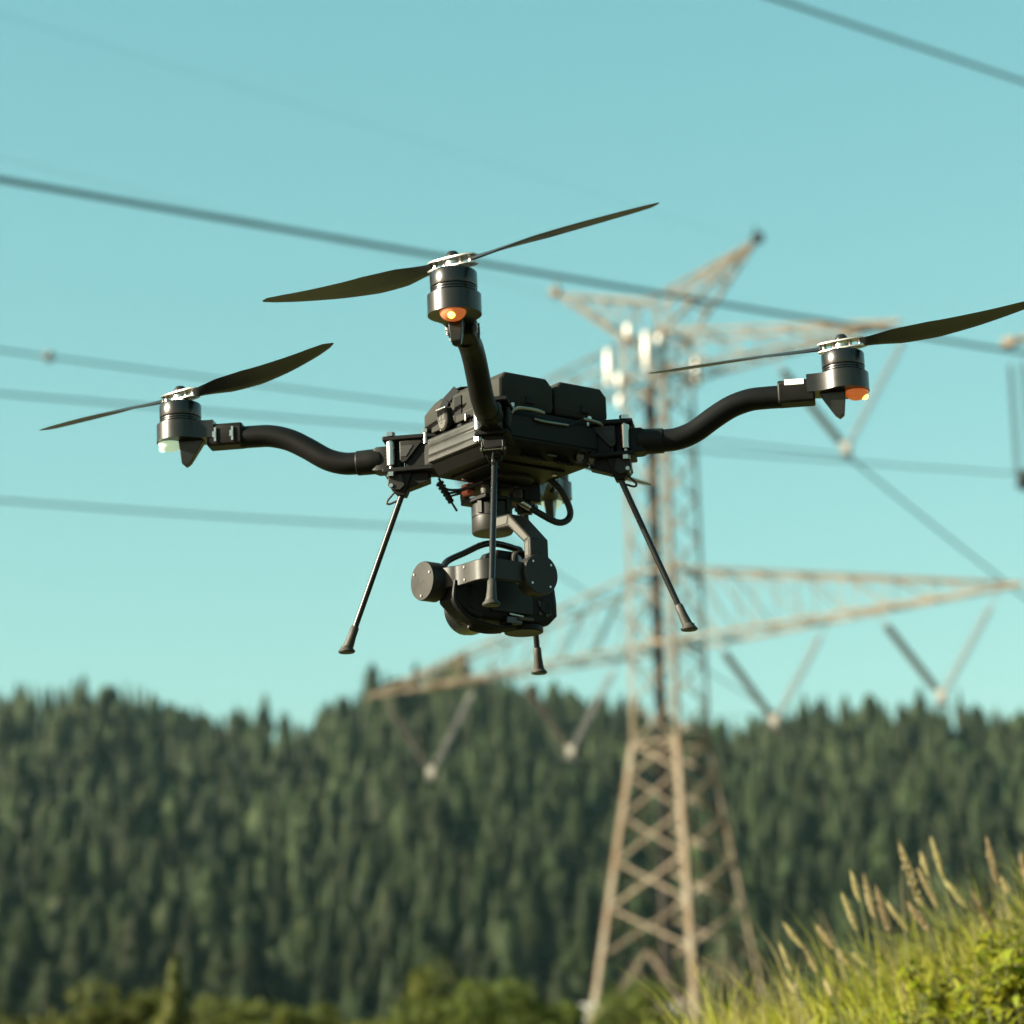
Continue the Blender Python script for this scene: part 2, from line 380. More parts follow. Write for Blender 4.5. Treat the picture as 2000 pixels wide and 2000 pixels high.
trees = []
y = Y0
while y < Y1 + 30:
    step = 6.6
    half = 0.40 * y
    x = -half + rng.uniform(0, step)
    while x < half:
        tx, ty = x + rng.uniform(-1.9, 1.9), y + rng.uniform(-2.2, 2.2)
        h = rng.normal(11.8, 3.3)
        if rng.random() < .10: h *= 1.22
        if rng.random() < .16: h *= .68
        h = float(np.clip(h, 5.5, 22))
        # small clearings
        cl = math.sin(tx * .045 + 1.0) * math.sin(ty * .036 + tx * .012) + .35 * math.sin(tx * .11 - ty * .08)
        if not (cl > 0.86 and ty < Y1 - 40):
            trees.append([tx, ty, float(terrain(tx, ty)), h, (6 if rng.random() < .09 else int(rng.integers(0, 6))), rng.uniform(0, 6.28), rng.uniform(.85, 1.2)])
        x += step * rng.uniform(.8, 1.25)
    y += 7.3
# how much of each tree shows (front to back over a coarse grid): the 290 that show largest become trees of their own
trees.sort(key=lambda t: t[1])
buf = np.zeros((260, 260), bool); CELL = 2000 / 240
vis = []
for t in trees:
    bx, byb, d = project((t[0], t[1], t[2])); tx2, byt, d2 = project((t[0], t[1], t[2] + t[3]))
    wpx = [.215, .265, .185, .33, .24, .15, .40][t[4]] * t[3] * FPX / d * .8; c = 0
    for r_ in range(int(byt / CELL), int(byb / CELL) + 1):
        if not 0 <= r_ < 240: continue
        f = (r_ * CELL - byt) / max(1, byb - byt); hw = wpx * min(1, f + .05)
        a, b = int((tx2 - hw) / CELL), int((tx2 + hw) / CELL) + 1
        a, b = max(a, 0), min(b, 240)
        if b > a:
            seg = buf[r_, a:b]; c += int((~seg).sum()); seg[:] = True
    vis.append(c)
order = sorted(range(len(trees)), key=lambda i: -vis[i])
single = set(i for i in order[:290] if vis[i] > 0)
COLS = [(120, 'at the left edge'), (260, 'left of the left motor'), (440, 'under the left motor'), (600, 'under the left arm'), (740, 'under the left landing foot'), (860, 'under the tilt motor'), (1000, 'under the gimbal camera'), (1120, 'under the far landing foot'),
        (1230, 'just left of the pylon'), (1400, 'behind the pylon legs'), (1520, 'just right of the pylon'), (1650, 'left of the seed heads'), (1800, 'above the seed heads'), (9999, 'at the right edge')]
ROWS = [(Y1 - 60, 'on the skyline'), (850, 'near the skyline'), (740, 'high on the slope'), (640, 'at mid-slope'), (540, 'low on the slope'), (0, 'at the slope foot')]
def tree_words(t):
    px, py, _ = project((t[0], t[1], t[2] + t[3] * .75))
    col = next(w for lim, w in COLS if px < lim); row = next(w for lim, w in ROWS if t[1] >= lim)
    size = 'tall ' if t[3] > 16 else 'short ' if t[3] < 9.5 else ''
    form = ['dense conifer', 'full conifer', 'slim conifer', 'broad conifer', 'rounded conifer', 'pointed conifer', 'broadleaf tree'][t[4]]
    return f'{size}{form} {row} {col}', f'trees {row}', px
LAB = {}
for i in single:
    lab, grp, px = tree_words(trees[i]); LAB.setdefault(lab, []).append((px, i))
TLAB = {}
NTH = ['first', 'second', 'third', 'fourth', 'fifth', 'sixth', 'seventh', 'eighth']
for lab, v in LAB.items():
    v.sort()
    for q, (px, i) in enumerate(v):
        TLAB[i] = lab if len(v) == 1 else f'{lab}, {NTH[min(q, 7)]} from left'
mV, mF, mT, k = [], [], [], 0
for i, t in enumerate(trees):
    if i in single:
        e = empty('broadleaf_tree' if t[4] == 6 else 'conifer_tree', (t[0], t[1], t[2] - .2), t[5])
        tag(e, TLAB[i], 'tree', tree_words(t)[1])
        s = (t[3] * t[6], t[3] * t[6], t[3])
        c = link('crown', HI_ME[t[4]], e); c.scale = s
        tr = link('trunk', TRUNK_ME, e); tr.scale = s
    else:
        V, F_ = LO[t[4]]
        ca, sa = math.cos(t[5]), math.sin(t[5])
        W = np.empty_like(V); w = t[3] * t[6]
        W[:, 0] = (V[:, 0] * ca - V[:, 1] * sa) * w + t[0]; W[:, 1] = (V[:, 0] * sa + V[:, 1] * ca) * w + t[1]; W[:, 2] = V[:, 2] * t[3] + t[2]
        mV.append(W); mF.append(F_ + k); k += len(V); mT.append(np.full(len(V), rng.random()))
fme = fast_mesh('forest', np.concatenate(mV), np.concatenate(mF), M_FOREST)
fme.attributes.new('tone', 'FLOAT', 'POINT').data.foreach_set('value', np.concatenate(mT).astype(np.float32))
tag(link('forest', fme), 'dense dark conifer forest covering the whole hillside', 'forest', None, 'stuff')

# ------------------------------------------------------------------ shrubs and a young spruce at the foot of the picture
def leaf_cloud(seed, n, size, lobes, leaf):
    r = np.random.default_rng(seed); V = []; Fq = []
    cs = [(r.uniform(-.5, .5) * size[0], r.uniform(-.5, .5) * size[1], r.uniform(.25, .95) * size[2], r.uniform(.14, .38)) for _ in range(lobes)]
    for _ in range(n):
        cx, cy, cz, rr = cs[r.integers(0, lobes)]
        d = r.normal(size=3); d /= np.linalg.norm(d); q = rr * r.uniform(.55, 1.08) ** .6
        p = np.array([cx + d[0] * q * size[0], cy + d[1] * q * size[1], max(.05, cz + d[2] * q * size[2] * .8)])
        a = r.normal(size=3); a /= np.linalg.norm(a); b_ = np.cross(a, d); b_ /= np.linalg.norm(b_) + 1e-6
        L = leaf * r.uniform(.6, 1.4); b = len(V)
        V += [p - a * L, p + b_ * L * .45, p + a * L, p - b_ * L * .45]; Fq.append((b, b + 1, b + 2, b + 3))
    return np.array(V), np.array(Fq)
SHRUBS = [ # picture x, top y, distance, width, label
    (215, 1955, 62, 2.3, 'bright green shrub at the bottom beside the young spruce'),
    (470, 1978, 66, 1.9, 'rounded yellow-green shrub at the bottom, right of the young spruce'),
    (620, 1994, 58, 1.3, 'low green shrub at the bottom between the two brighter shrubs'),
    (40, 1972, 55, 1.7, 'low shrub in the bottom corner under the forest'),
    (880, 1922, 70, 1.5, 'upright yellow-green shrub at the bottom under the gimbal camera'),
    (985, 1940, 64, 1.9, 'bushy yellow-green shrub just beside the pylon foot'),
    (770, 1988, 60, 1.5, 'low dull green shrub at the bottom edge'),
    (1090, 1980, 74, 1.6, 'grey-green shrub against the nearest pylon leg'),
    (1245, 1945, 80, 1.6, 'small bush between the pylon legs'),
]
def ray_at(px, py, yy):
    d = fw + crt * ((px - 1000) / FPX) - cup * ((py - 1000) / FPX); return d * (yy / d.y)
for i, (px, py, yy, w, lab) in enumerate(SHRUBS):
    p = ray_at(px, py, yy); g = float(terrain(p.x, p.y)); h = max(.7, p.z - g)
    e = empty('shrub', (p.x, p.y, g)); tag(e, lab, 'shrub', 'shrubs in front of the forest')
    V, F_ = leaf_cloud(50 + i, 2400, (w * 1.15, w, h * 1.08), 16, .09)
    link('foliage', fast_mesh('foliage', V, F_, M_SHRUB), e)
    st = MB()
    for q in range(4):
        a = q * 1.57 + .4
        st.tube([(0.05 * math.cos(a), .05 * math.sin(a), -.1), (.15 * w * math.cos(a), .15 * w * math.sin(a), h * .35), (.27 * w * math.cos(a), .27 * w * math.sin(a), h * .7)], [.035, .025, .01], 6)
    st.build('stem', M_BARK, e)
p = ray_at(342, 1845, 48); g = float(terrain(p.x, p.y))
e = empty('young_spruce', (p.x, p.y, g)); tag(e, 'young spruce with bright shoots at the bottom between two shrubs', 'tree')
V, F_ = conifer_crown(77, 22, 12, wid=.26, dens=3); hh = p.z - g
c = link('crown', fast_mesh('crown', V, F_, M_SHRUB), e); c.scale = (hh, hh, hh)
c = link('trunk', TRUNK_ME, e); c.scale = (hh, hh, hh)

# ------------------------------------------------------------------ transmission pylon
TH = 0.661; ZB = 7.75
tower = empty('transmission_pylon', (6.504, 120.0, ZB), -TH)
tag(tower, 'tall weathered steel lattice pylon with two crossarms behind the drone', 'pylon')
# unit L-section, one metre long along Z
am = MB().prism([(-.5, -.5), (.5, -.5), (.5, -.36), (-.36, -.36), (-.36, .5), (-.5, .5)], 'z', 0, 1)
ANGLE = am.mesh('angle_bar', M_STEEL, smooth=0)
def bar(name, p0, p1, w, parent, me=None, spin=0.0, out=None):
    p0, p1 = Vector(p0), Vector(p1); d = p1 - p0
    o = link(name, me or ANGLE, parent)
    zz = d.normalized(); rx = Vector(out) if out else Vector((1, 0, 0)) if abs(zz.z) > .8 else Vector((0, 0, 1)).cross(zz)
    xx = (rx - zz * rx.dot(zz)).normalized(); yv = zz.cross(xx)
    o.rotation_mode = 'QUATERNION'; o.rotation_quaternion = Matrix((xx, yv, zz)).transposed().to_quaternion() @ Matrix.Rotation(spin, 3, 'Z').to_quaternion()
    o.location = p0; o.scale = (w, w, d.length)
    return o
def wz(z):          # half width of the shaft at height z above the eye
    return 1.12 - (z - 20.2) * .128 if z < 20.2 else 1.12 - (z - 20.2) * .006
def cor(z, i, s=1.0):
    a, b = ((-1, -1), (1, -1), (1, 1), (-1, 1))[i]
    w = wz(z) * s; return Vector((a * w, b * w, z - ZB))
LEV = [8.0, 11.5, 13.45, 15.4, 17.25, 19.0, 20.35]
UP = [20.35 + 1.79 * i for i in range(11)]           # 20.35 .. 38.25
TOPZ = UP[-1]
for i in range(4):
    bar('leg', cor(ZB - .3, i), cor(20.35, i), .29, tower, spin=i * math.pi / 2)
    bar('leg', cor(20.35, i), cor(TOPZ, i), .18, tower, spin=i * math.pi / 2)
for n_, seq in ((.115, LEV), (.075, UP)):
    for q in range(len(seq) - 1):
        z0, z1 = seq[q], seq[q + 1]
        for i in range(4):
            j = (i + 1) % 4
            if z0 == 8.0:      # open base: inverted V to the middle of the belt
                mid = (cor(z1, i) + cor(z1, j)) / 2
                bar('brace', cor(z0 + .2, i), mid, .13, tower); bar('brace', cor(z0 + .2, j), mid, .13, tower)
                continue
            nrm = ((0, 1, 0), (1, 0, 0), (0, 1, 0), (1, 0, 0))[i]          # how the angle's flanges are turned on each face
            bar('brace', cor(z0, i), cor(z1, j), n_, tower, out=nrm); bar('brace', cor(z0, j), cor(z1, i), n_, tower, out=nrm)
for z in (20.35, 24.56, 27.7, 36.4, TOPZ):
    for i in range(4): bar('belt', cor(z, i), cor(z, (i + 1) % 4), .13, tower)
def crossarm(side, half, zb, zt, nb, wch, wweb, name='crossarm'):
    g = link(name, None, tower)
    tip = Vector((side * half, 0, zb - ZB + .05))
    ids = (1, 2) if side > 0 else (0, 3)
    lows = [cor(zb, i) for i in ids]; tops = [cor(zt, i) for i in ids]
    for a in lows + tops: bar('chord', a, tip, wch, g)
    L = [[lows[k].lerp(tip, t / nb) for t in range(nb)] for k in (0, 1)]
    T = [[tops[k].lerp(tip, t / nb) for t in range(nb)] for k in (0, 1)]
    for t in range(nb):
        for k in (0, 1):
            if t > 0: bar('web', L[k][t], T[k][t], wweb, g)
            nxt = L[k][t + 1] if t + 1 < nb else tip
            if t + 1 < nb: bar('web', T[k][t], nxt, wweb, g)
        if t > 0: bar('web', L[0][t], L[1][t], wweb, g); bar('web', T[0][t], T[1][t], wweb, g)
        if t + 1 < nb: bar('web', L[t % 2][t], L[1 - t % 2][t + 1], wweb, g)
    return g
for s in (1, -1):
    crossarm(s, 17.07, 24.56, 27.7, 8, .125, .06)
    crossarm(s, 12.3, 36.4, 38.25, 6, .115, .06)
    # earth-wire horn
    g = link('earth_wire_horn', None, tower)
    ids = (1, 2) if s > 0 else (0, 3)
    tip = Vector((s * 5.38, 0, 41.6 - ZB)); apex = [Vector((s * .1, w * .5, 40.0 - ZB)) for w in (-1, 1)]
    for k, i in enumerate(ids):
        bar('chord', cor(TOPZ, i), tip, .13, g); bar('chord', apex[k], tip, .13, g); bar('chord', cor(TOPZ, i), apex[k], .11, g)
        for t in (.25, .5, .75):
            bar('web', cor(TOPZ, i).lerp(tip, t), apex[k].lerp(tip, t), .075, g)
            bar('web', cor(TOPZ, i).lerp(tip, t - .25), apex[k].lerp(tip, t), .075, g)
    for t in (.3, .6):
        bar('web', cor(TOPZ, ids[0]).lerp(tip, t), cor(TOPZ, ids[1]).lerp(tip, t), .075, g)
    MB().box(tip + Vector((s * .1, 0, .1)), (.45, .3, .4)).cyl(tip + Vector((0, 0, .45)), (0, 0, 1), .05, .5, 8).build('earth_wire_clamp', M_COAX if s > 0 else M_STEEL, g, bevel=.02)
# cellular equipment on the shaft
ANTS = [(-1.75, -1.2, 37.1, 1.6), (.55, -1.55, 37.3, 1.7), (-.35, -1.6, 38.4, .55), (-.9, -1.6, 36.25, .6), (-.9, -1.6, 35.3, .5), (1.75, .5, 36.6, 1.3), (1.2, -1.5, 37.7, .35)]
for (ax, ay, az, h) in ANTS:
    m = MB().lathe([(.02, -h / 2 - .02), (.14, -h / 2), (.17, -h / 2 + .06), (.17, h / 2 - .06), (.14, h / 2), (.02, h / 2 + .02)], (ax, ay, az - ZB), n=16)
    o = m.build('antenna', M_ANT, tower)
    i = 0 if ax < 0 else 1
    mb = MB(); c_ = cor(az, i if ay < 0 else 2)
    for q in (-.3, .3): mb.tube([(ax, ay, az - ZB + h * q), (c_.x, c_.y, az - ZB + h * q)], .035, 6)
    mb.build('mounting_bracket', M_STEEL, o)
m = MB()
for q in range(9):
    a = q / 9 * 6.28; m.tube([(.17 * math.cos(a) - .3, .14 * math.sin(a) - .25, .2), (.17 * math.cos(a) - .3, .14 * math.sin(a) - .25, 28.4)], .085, 7)
m.build('coaxial_cable_run', M_COAX, tower)
for (cx, cy, cz, sx, sz) in ((-2.6, -2.2, .0, .9, 1.5), (.9, -1.9, .0, 1.1, 1.35)):
    g = empty('equipment_cabinet', tower.matrix_basis @ Vector((cx, cy, cz)), -TH)
    tag(g, 'pale equipment cabinet under the ' + ('left' if cx < 0 else 'near') + ' leg of the pylon', 'cabinet', 'cabinets at the pylon foot')
    MB().box((0, 0, sz / 2 + .2), (sx, .7, sz)).build('housing', M_CONC, g, bevel=.02)
    MB().box((0, -.36, sz / 2 + .2), (sx * .84, .03, sz * .86)).build('door', M_CONC, g, bevel=.008)
    MB().box((0, -.05, sz + .24), (sx + .14, .95, .07)).build('canopy', M_CONC, g, bevel=.01)
    MB().box((0, 0, 0), (sx + .3, 1.0, .4)).build('plinth', M_CONC, g, bevel=.02)

TM = Matrix.Translation((6.504, 120.0, 0)) @ Matrix.Rotation(-TH, 4, 'Z')       # pylon frame with heights from the eye
# insulator strings
def string_mesh(L, k=1.0):
    n = int(L / .165); pr = [(.02, 0)]
    for q in range(n):
        z = .1 + q * (L - .2) / n; pr += [(.04 * k, z), (.165 * k, z + .02), (.175 * k, z + .045), (.045 * k, z + .085)]
    pr += [(.035, L - .06), (.02, L)]
    return MB().lathe(pr, n=14).mesh('insulator_string', M_INSUL if k == 1.0 else M_POLY)
STR = {}
def put_string(p0, p1, parent, k=1.0):
    p0, p1 = Vector(p0), Vector(p1); d = p1 - p0; L = round(d.length, 2)
    if (L, k) not in STR: STR[(L, k)] = string_mesh(L, k)
    o = link('insulator_string', STR[(L, k)], parent); o.rotation_mode = 'QUATERNION'; o.rotation_quaternion = d.to_track_quat('Z', 'X'); o.location = p0
VS = [(13.13, 20.7, 24.5, 'under the tip of the right lower crossarm'), (5.26, 20.7, 24.5, 'under the right lower crossarm nearest the shaft'),
      (-5.26, 20.7, 24.5, 'under the left lower crossarm nearest the shaft'), (-13.13, 20.7, 24.5, 'under the tip of the left lower crossarm'),
      (9.34, 31.6, 36.3, 'under the right upper crossarm by the drone motor'), (-9.34, 31.6, 36.3, 'under the left upper crossarm behind the drone')]
YOKES = []
for a, zy, zt, lab in VS:
    e = empty('insulator_set', TM @ Vector((a, 0, zy)), -TH); tag(e, 'V-shaped grey insulator string ' + lab, 'insulator', 'V insulator strings on the pylon')
    h = zt - zy
    for s in (-1, 1):
        top = Vector((s * h * .74, 0, h)); b0 = Vector((s * .2, 0, .22))
        put_string(b0, b0.lerp(top, .86), e)
        MB().tube([b0.lerp(top, .86), top], .025, 6).build('hanger_link', M_STEEL, e)
    MB().prism([(-.26, .24), (.26, .24), (.16, -.2), (-.16, -.2)], 'y', -.1, .1).build('yoke_plate', M_YOKE, e, bevel=.02)
    MB().box((-.14, 0, -.33), (.12, .4, .14)).box((.14, 0, -.33), (.12, .4, .14)).build('conductor_clamp', M_YOKE, e, bevel=.02)
    YOKES.append((a, zy - .33))

# neighbouring pole whose arm end reaches into the picture at the right edge
pole = empty('steel_pole', TM @ Vector((35.5, -16.6, -3.0)), -TH)
tag(pole, 'neighbouring steel pole whose lattice arm end shows at the right edge', 'pylon')
MB().tube([(0, 0, -1), (0, 0, 20), (0, 0, 34.5)], [.55, .42, .26], 16).build('shaft', M_STEEL, pole)
g = link('crossarm', None, pole)
tipp = Vector((-9.7, 0, 31.7))
for yy_ in (-.35, .35):
    for zz in (31.1, 33.0): bar('chord', (-.3, yy_, zz), tipp, .15, g)
    for t in (.2, .4, .6, .8, .93):
        A, B = Vector((-.3, yy_, 31.1)).lerp(tipp, t), Vector((-.3, yy_, 33.0)).lerp(tipp, t)
        bar('web', A, B, .09, g); bar('web', B, Vector((-.3, yy_, 31.1)).lerp(tipp, min(1, t + .14)), .09, g)
MB().box(tipp, (.5, .3, .3)).build('arm_end_plate', M_STEEL, pole, bevel=.03)
e = empty('insulator_set', TM @ Vector((26.0, -16.6, 23.95)), -TH); tag(e, 'pair of vertical insulator strings hanging at the right edge', 'insulator')
for s in (-.24, .24): put_string((s, 0, .25), (s, 0, 4.05), e, .6)
MB().prism([(-.32, .28), (.32, .28), (.12, -.2), (-.12, -.2)], 'y', -.1, .1).build('yoke_plate', M_COAX, e, bevel=.02)
MB().box((0, 0, -.25), (.25, .9, .2)).build('conductor_clamp', M_COAX, e, bevel=.03)

# conductors: along the line direction, sagging towards the camera
def wire(name, a, zf, t0, t1, r, label, n=40, off=0.0, group='conductors'):
    pts = [TM @ Vector((a + off, -(t0 + (t1 - t0) * i / n), zf(t0 + (t1 - t0) * i / n))) for i in range(n + 1)]
    # two sub-conductors are told apart only near the clamps, so a phase is one object
    o = MB().tube(pts, r, 6).build(name, M_WIRE)
    tag(o, label, 'wire', group); return o
wire('conductor', 9.34, lambda t: 31.27 - .146 * t + .0002 * t * t, 0, 120, .036, 'conductor crossing from the upper yoke to the left, with a marker ball')
wire('conductor', 9.34, lambda t: 31.27 + .255 * t + .0008 * t * t, 0, -130, .050, 'conductor running down from the upper right yoke towards the right edge')
wire('conductor', -9.34, lambda t: 31.27 - .158 * t + .0005 * t * t, 0, 120, .050, 'lowest conductor in the sky left of the drone')
wire('conductor', -9.34, lambda t: 31.27 + .255 * t + .0008 * t * t, 0, -130, .034, 'conductor slanting down behind the gimbal camera to the pylon')
for a, zy, w1, w2 in ((13.13, 20.37, 'the outer right', 'the outer right'), (5.26, 20.37, 'the inner right', 'the inner right'), (-5.26, 20.37, 'the inner left', 'the inner left'), (-13.13, 20.37, 'the outer left', 'the outer left')):
    wire('conductor', a, lambda t: zy - .168 * t + .0004 * t * t, 0, 110, .014, f'low conductor running left from {w1} lower yoke')
    wire('conductor', a, lambda t: zy + .255 * t + .0008 * t * t, 0, -130, .026, f'low conductor running away from {w2} lower yoke')
wire('conductor', 26.0, lambda t: 26.88 - .1687 * t + .00011 * t * t, 16.6, 100, .027, 'conductor from the vertical insulator pair, passing behind the drone body')
wire('conductor', 26.0, lambda t: 26.88 - .1687 * 16.6 + .0303 + .25 * (t - 16.6), 16.6, -80, .034, 'conductor leaving the vertical insulator pair beyond the right edge')
wire('conductor', 45.0, lambda t: 24.66 - .181 * t + .00023 * t * t, -70, 105, .034, 'long thick conductor crossing behind the nearest drone motor')
wire('conductor', 49.0, lambda t: 26.35 - .139 * t - .00008 * t * t, -70, 95, .028, 'conductor across the upper right corner of the sky')
wire('earth_wire', 5.38, lambda t: 41.5 - .0925 * t, 0, 110, .006, 'thin faint earth wire from the right horn up to the left', group='earth wires')
wire('earth_wire', -5.38, lambda t: 41.5 - .0925 * t, 0, 110, .009, 'thin faint earth wire from the left horn of the pylon', group='earth wires')
pb = TM @ Vector((9.34, -44.3, 31.27 - .146 * 44.3 + .0002 * 44.3 ** 2))
MB().lathe([(.02, -.17), (.11, -.13), (.17, 0), (.11, .13), (.02, .17)], pb, TM.to_3x3() @ Vector((0, 1, -.14)), 14).build('wire_marker', M_YOKE)
tag(bpy.data.objects['wire_marker'], 'small pale marker clamped on the conductor near the left edge', 'marker')

# ------------------------------------------------------------------ grass bank vegetation
def grass_mesh(n, seed, xr, yr, hr, wr, lean):
    r = np.random.default_rng(seed)
    x = r.uniform(*xr, n); yy = r.uniform(*yr, n); z = bankz(x, yy) - .01
    h = r.uniform(*hr, n) * (0.6 + 0.4 * np.sin(x * 9 + yy * 5) ** 2); w = r.uniform(*wr, n)
    a = r.uniform(0, 6.283, n); ln = r.uniform(*lean, n); la = r.normal(2.6, 1.1, n)
    dx, dy = np.cos(a), np.sin(a); lx, ly = np.cos(la), np.sin(la)
    segs = 4; V = np.zeros((n, segs * 2, 3))
    for s in range(segs):
        f = s / (segs - 1); ww = w * (1 - f ** 1.6 * .96) / 2; b = h * ln * f * f
        cz = z + h * f * (1 - .35 * ln * f)
        V[:, s * 2, 0] = x + lx * b - dx * ww; V[:, s * 2, 1] = yy + ly * b - dy * ww; V[:, s * 2, 2] = cz
        V[:, s * 2 + 1, 0] = x + lx * b + dx * ww; V[:, s * 2 + 1, 1] = yy + ly * b + dy * ww; V[:, s * 2 + 1, 2] = cz
    base = np.arange(n)[:, None] * segs * 2
    F_ = np.concatenate([base + np.array([[2 * s, 2 * s + 1, 2 * s + 3, 2 * s + 2]]) for s in range(segs - 1)])
    return V.reshape(-1, 3), F_
parts = [grass_mesh(15000, 3, (-.6, 2.2), (5.6, 7.6), (.05, .13), (.004, .009), (.2, 1.1)), grass_mesh(3000, 4, (-.3, 2.0), (5.8, 7.4), (.10, .22), (.003, .007), (.3, 1.0)), grass_mesh(500, 6, (.35, 1.8), (6.1, 7.3), (.18, .34), (.003, .005), (.15, .7)),
         grass_mesh(7000, 5, (-1.6, 3.4), (7.4, 11.0), (.07, .2), (.005, .010), (.2, .9))]
k = 0; gv, gf = [], []
for V, F_ in parts: gv.append(V); gf.append(F_ + k); k += len(V)
tag(link('grass', fast_mesh('grass', np.concatenate(gv), np.concatenate(gf), M_GRASS)), 'sunlit yellow-green grass covering the bank', 'grass', None, 'stuff')
dry = [grass_mesh(1500, 21, (-.2, 2.0), (5.9, 7.3), (.08, .20), (.003, .006), (.2, .9)), grass_mesh(420, 22, (.35, 1.7), (6.2, 7.2), (.18, .36), (.0025, .0045), (.08, .5))]
k = 0; gv, gf = [], []
for V, F_ in dry: gv.append(V); gf.append(F_ + k); k += len(V)
tag(link('dry_grass', fast_mesh('dry_grass', np.concatenate(gv), np.concatenate(gf), M_STRAW)), 'thin straw-coloured dry grass among the green of the bank', 'grass', None, 'stuff')
# rough grass on the rise around the pylon foot
r_ = np.random.default_rng(9); n = 5000
x = r_.uniform(-16, 26, n); yy = r_.uniform(70, 122, n); z = terrain(x, yy); h = r_.uniform(.3, .95, n); a = r_.uniform(0, 3.14, n); w = r_.uniform(.02, .05, n)
V = np.stack([np.stack([x - np.cos(a) * w, yy - np.sin(a) * w, z - .1], -1), np.stack([x + np.cos(a) * w, yy + np.sin(a) * w, z - .1], -1), np.stack([x + .2 * np.sin(a * 7), yy, z + h], -1)], 1).reshape(-1, 3)
tag(link('meadow_grass', fast_mesh('meadow_grass', V, np.arange(n * 3).reshape(-1, 3), M_GRASS)), 'tall rough grass on the rise before the pylon', 'grass', None, 'stuff')

# seed-headed grass stalks, each its own
HEADS = [ # head top x,y  head bottom x,y (picture), thickness, distance
    (1150, 310, 1290, 720, 1.5, 6.4), (1290, 390, 1335, 530, 1.0, 6.6), (1275, 490, 1395, 725, 1.1, 6.3), (1352, 290, 1425, 535, 1.0, 6.6), (1440, 550, 1575, 725, 1.2, 6.5), (1700, 290, 1765, 585, 1.2, 6.4), (1615, 640, 1745, 885, 1.1, 6.5),
    (850, 510, 905, 690, 1.1, 6.5), (930, 530, 1000, 800, 1.1, 6.6), (1005, 600, 1085, 880, 1.2, 6.4), (795, 640, 885, 870, 1.1, 6.5), (1075, 690, 1205, 870, 1.0, 6.7), (1215, 700, 1345, 880, 1.4, 6.2), (435, 830, 560, 990, 1.1, 6.6), (645, 850, 745, 990, 1.2, 6.4),
    (405, 960, 475, 1130, 1.0, 6.7), (770, 990, 865, 1130, 1.0, 6.5), (1915, 395, 1960, 600, 1.0, 6.3), (1795, 545, 1850, 640, 1.1, 6.7), (565, 985, 635, 1140, 1.0, 6.6), (945, 640, 1000, 800, .9, 6.8), (870, 1020, 940, 1090, .8, 6.6), (690, 1190, 730, 1280, .9, 6.3), (460, 1190, 520, 1290, .9, 6.5)]
HL = ['tallest and thickest tan seed head on the bank', 'short seed head close behind the thickest one', 'pale seed head just right of the thickest one', 'tall thin seed head rising above a drooping one', 'drooping pink-tan seed head', 'tall lone seed head near the right edge', 'leaning seed head left of the leafy weed',
      'upright seed head in the middle cluster', 'long seed head behind the middle cluster', 'heavy greenish seed head of the middle cluster', 'lowest seed head on the left side of the middle cluster', 'seed head bending right beside the middle cluster', 'bright yellow seed head below the thickest one', 'leaning seed head second from the pylon leg', 'stout seed head between the left and middle clusters',
      'seed head nearest the pylon leg', 'low seed head below the stout one', 'seed head cut by the right edge', 'small seed head hanging beside the lone tall one', 'short seed head leaning off the left cluster', 'narrow seed head inside the middle cluster', 'small seed head low before the dark forest gap', 'small seed head in the bright grass', 'small seed head in the grass nearest the pylon']
rr = random.Random(5)
for (x0, y0, x1, y1, th, dist), lab in zip(HEADS, HL):
    k = .3106
    top = ray_at(1400 + x0 * k, 1550 + y0 * k, dist); bot = ray_at(1400 + x1 * k, 1550 + y1 * k, dist - .02)
    lean = (bot - top).normalized()
    base = bot + lean * .12 + Vector((0, 0, -.12)); base.z = float(bankz(base.x, base.y)) - .02
    mid = bot.lerp(base, .45) + Vector((lean.x * .03, 0, -.01))
    e = empty('grass_stalk', base); tag(e, lab, 'grass stalk', 'seeding grass stalks on the bank')
    MB().tube([p - base for p in catmull([base, mid, bot, bot.lerp(top, .5)], 4)], .0017, 6).build('stem', M_STEM, e)
    hv = MB(); ax = (top - bot); L = ax.length; side = Vector((1, 0, 0)); n_ = 54
    for q in range(n_):           # spikelets packed round the axis
        t = q / n_; c_ = bot + ax * t - base; ang = q * 2.4
        rad = .0053 * th * (math.sin(math.pi * min(1, t * .9 + .12)) ** .6) * rr.uniform(.75, 1.25)
        d = Vector((math.cos(ang), math.sin(ang), .0)) * rad; u_ = ax.normalized() * .013 * rr.uniform(.8, 1.3); w_ = d.cross(ax).normalized() * .0026
        b = c_ + d * .25
        hv.add([b, b + d * .75 + w_ + u_ * .4, b + d * .8 + u_ * 1.2, b + d * .75 - w_ + u_ * .4, b + d * 1.25 + u_ * .5], [(0, 1, 4), (1, 2, 4), (2, 3, 4), (3, 0, 4), (0, 3, 2, 1)])
    hv.build('seed_head', M_SEED, e, smooth=0)
    # one narrow leaf
    if rr.random() < .7:
        q0 = base.lerp(mid, .55) - base; sd = rr.choice((-1, 1))
        pts = [q0, q0 + Vector((sd * .03, 0, .06)), q0 + Vector((sd * .075, .01, .085)), q0 + Vector((sd * .12, .01, .07))]
        lm = MB(); cp = catmull(pts, 4); nn = len(cp)
        vs = []
        for q, p in enumerate(cp):
            w = .0035 * (1 - (q / (nn - 1)) ** 2) + .0003; vs += [p + Vector((0, w, w * .6)), p - Vector((0, w, w * .6))]
        lm.add(vs, [(2 * q, 2 * q + 1, 2 * q + 3, 2 * q + 2) for q in range(nn - 1)])
        lm.build('leaf_blade', M_STEM, e)

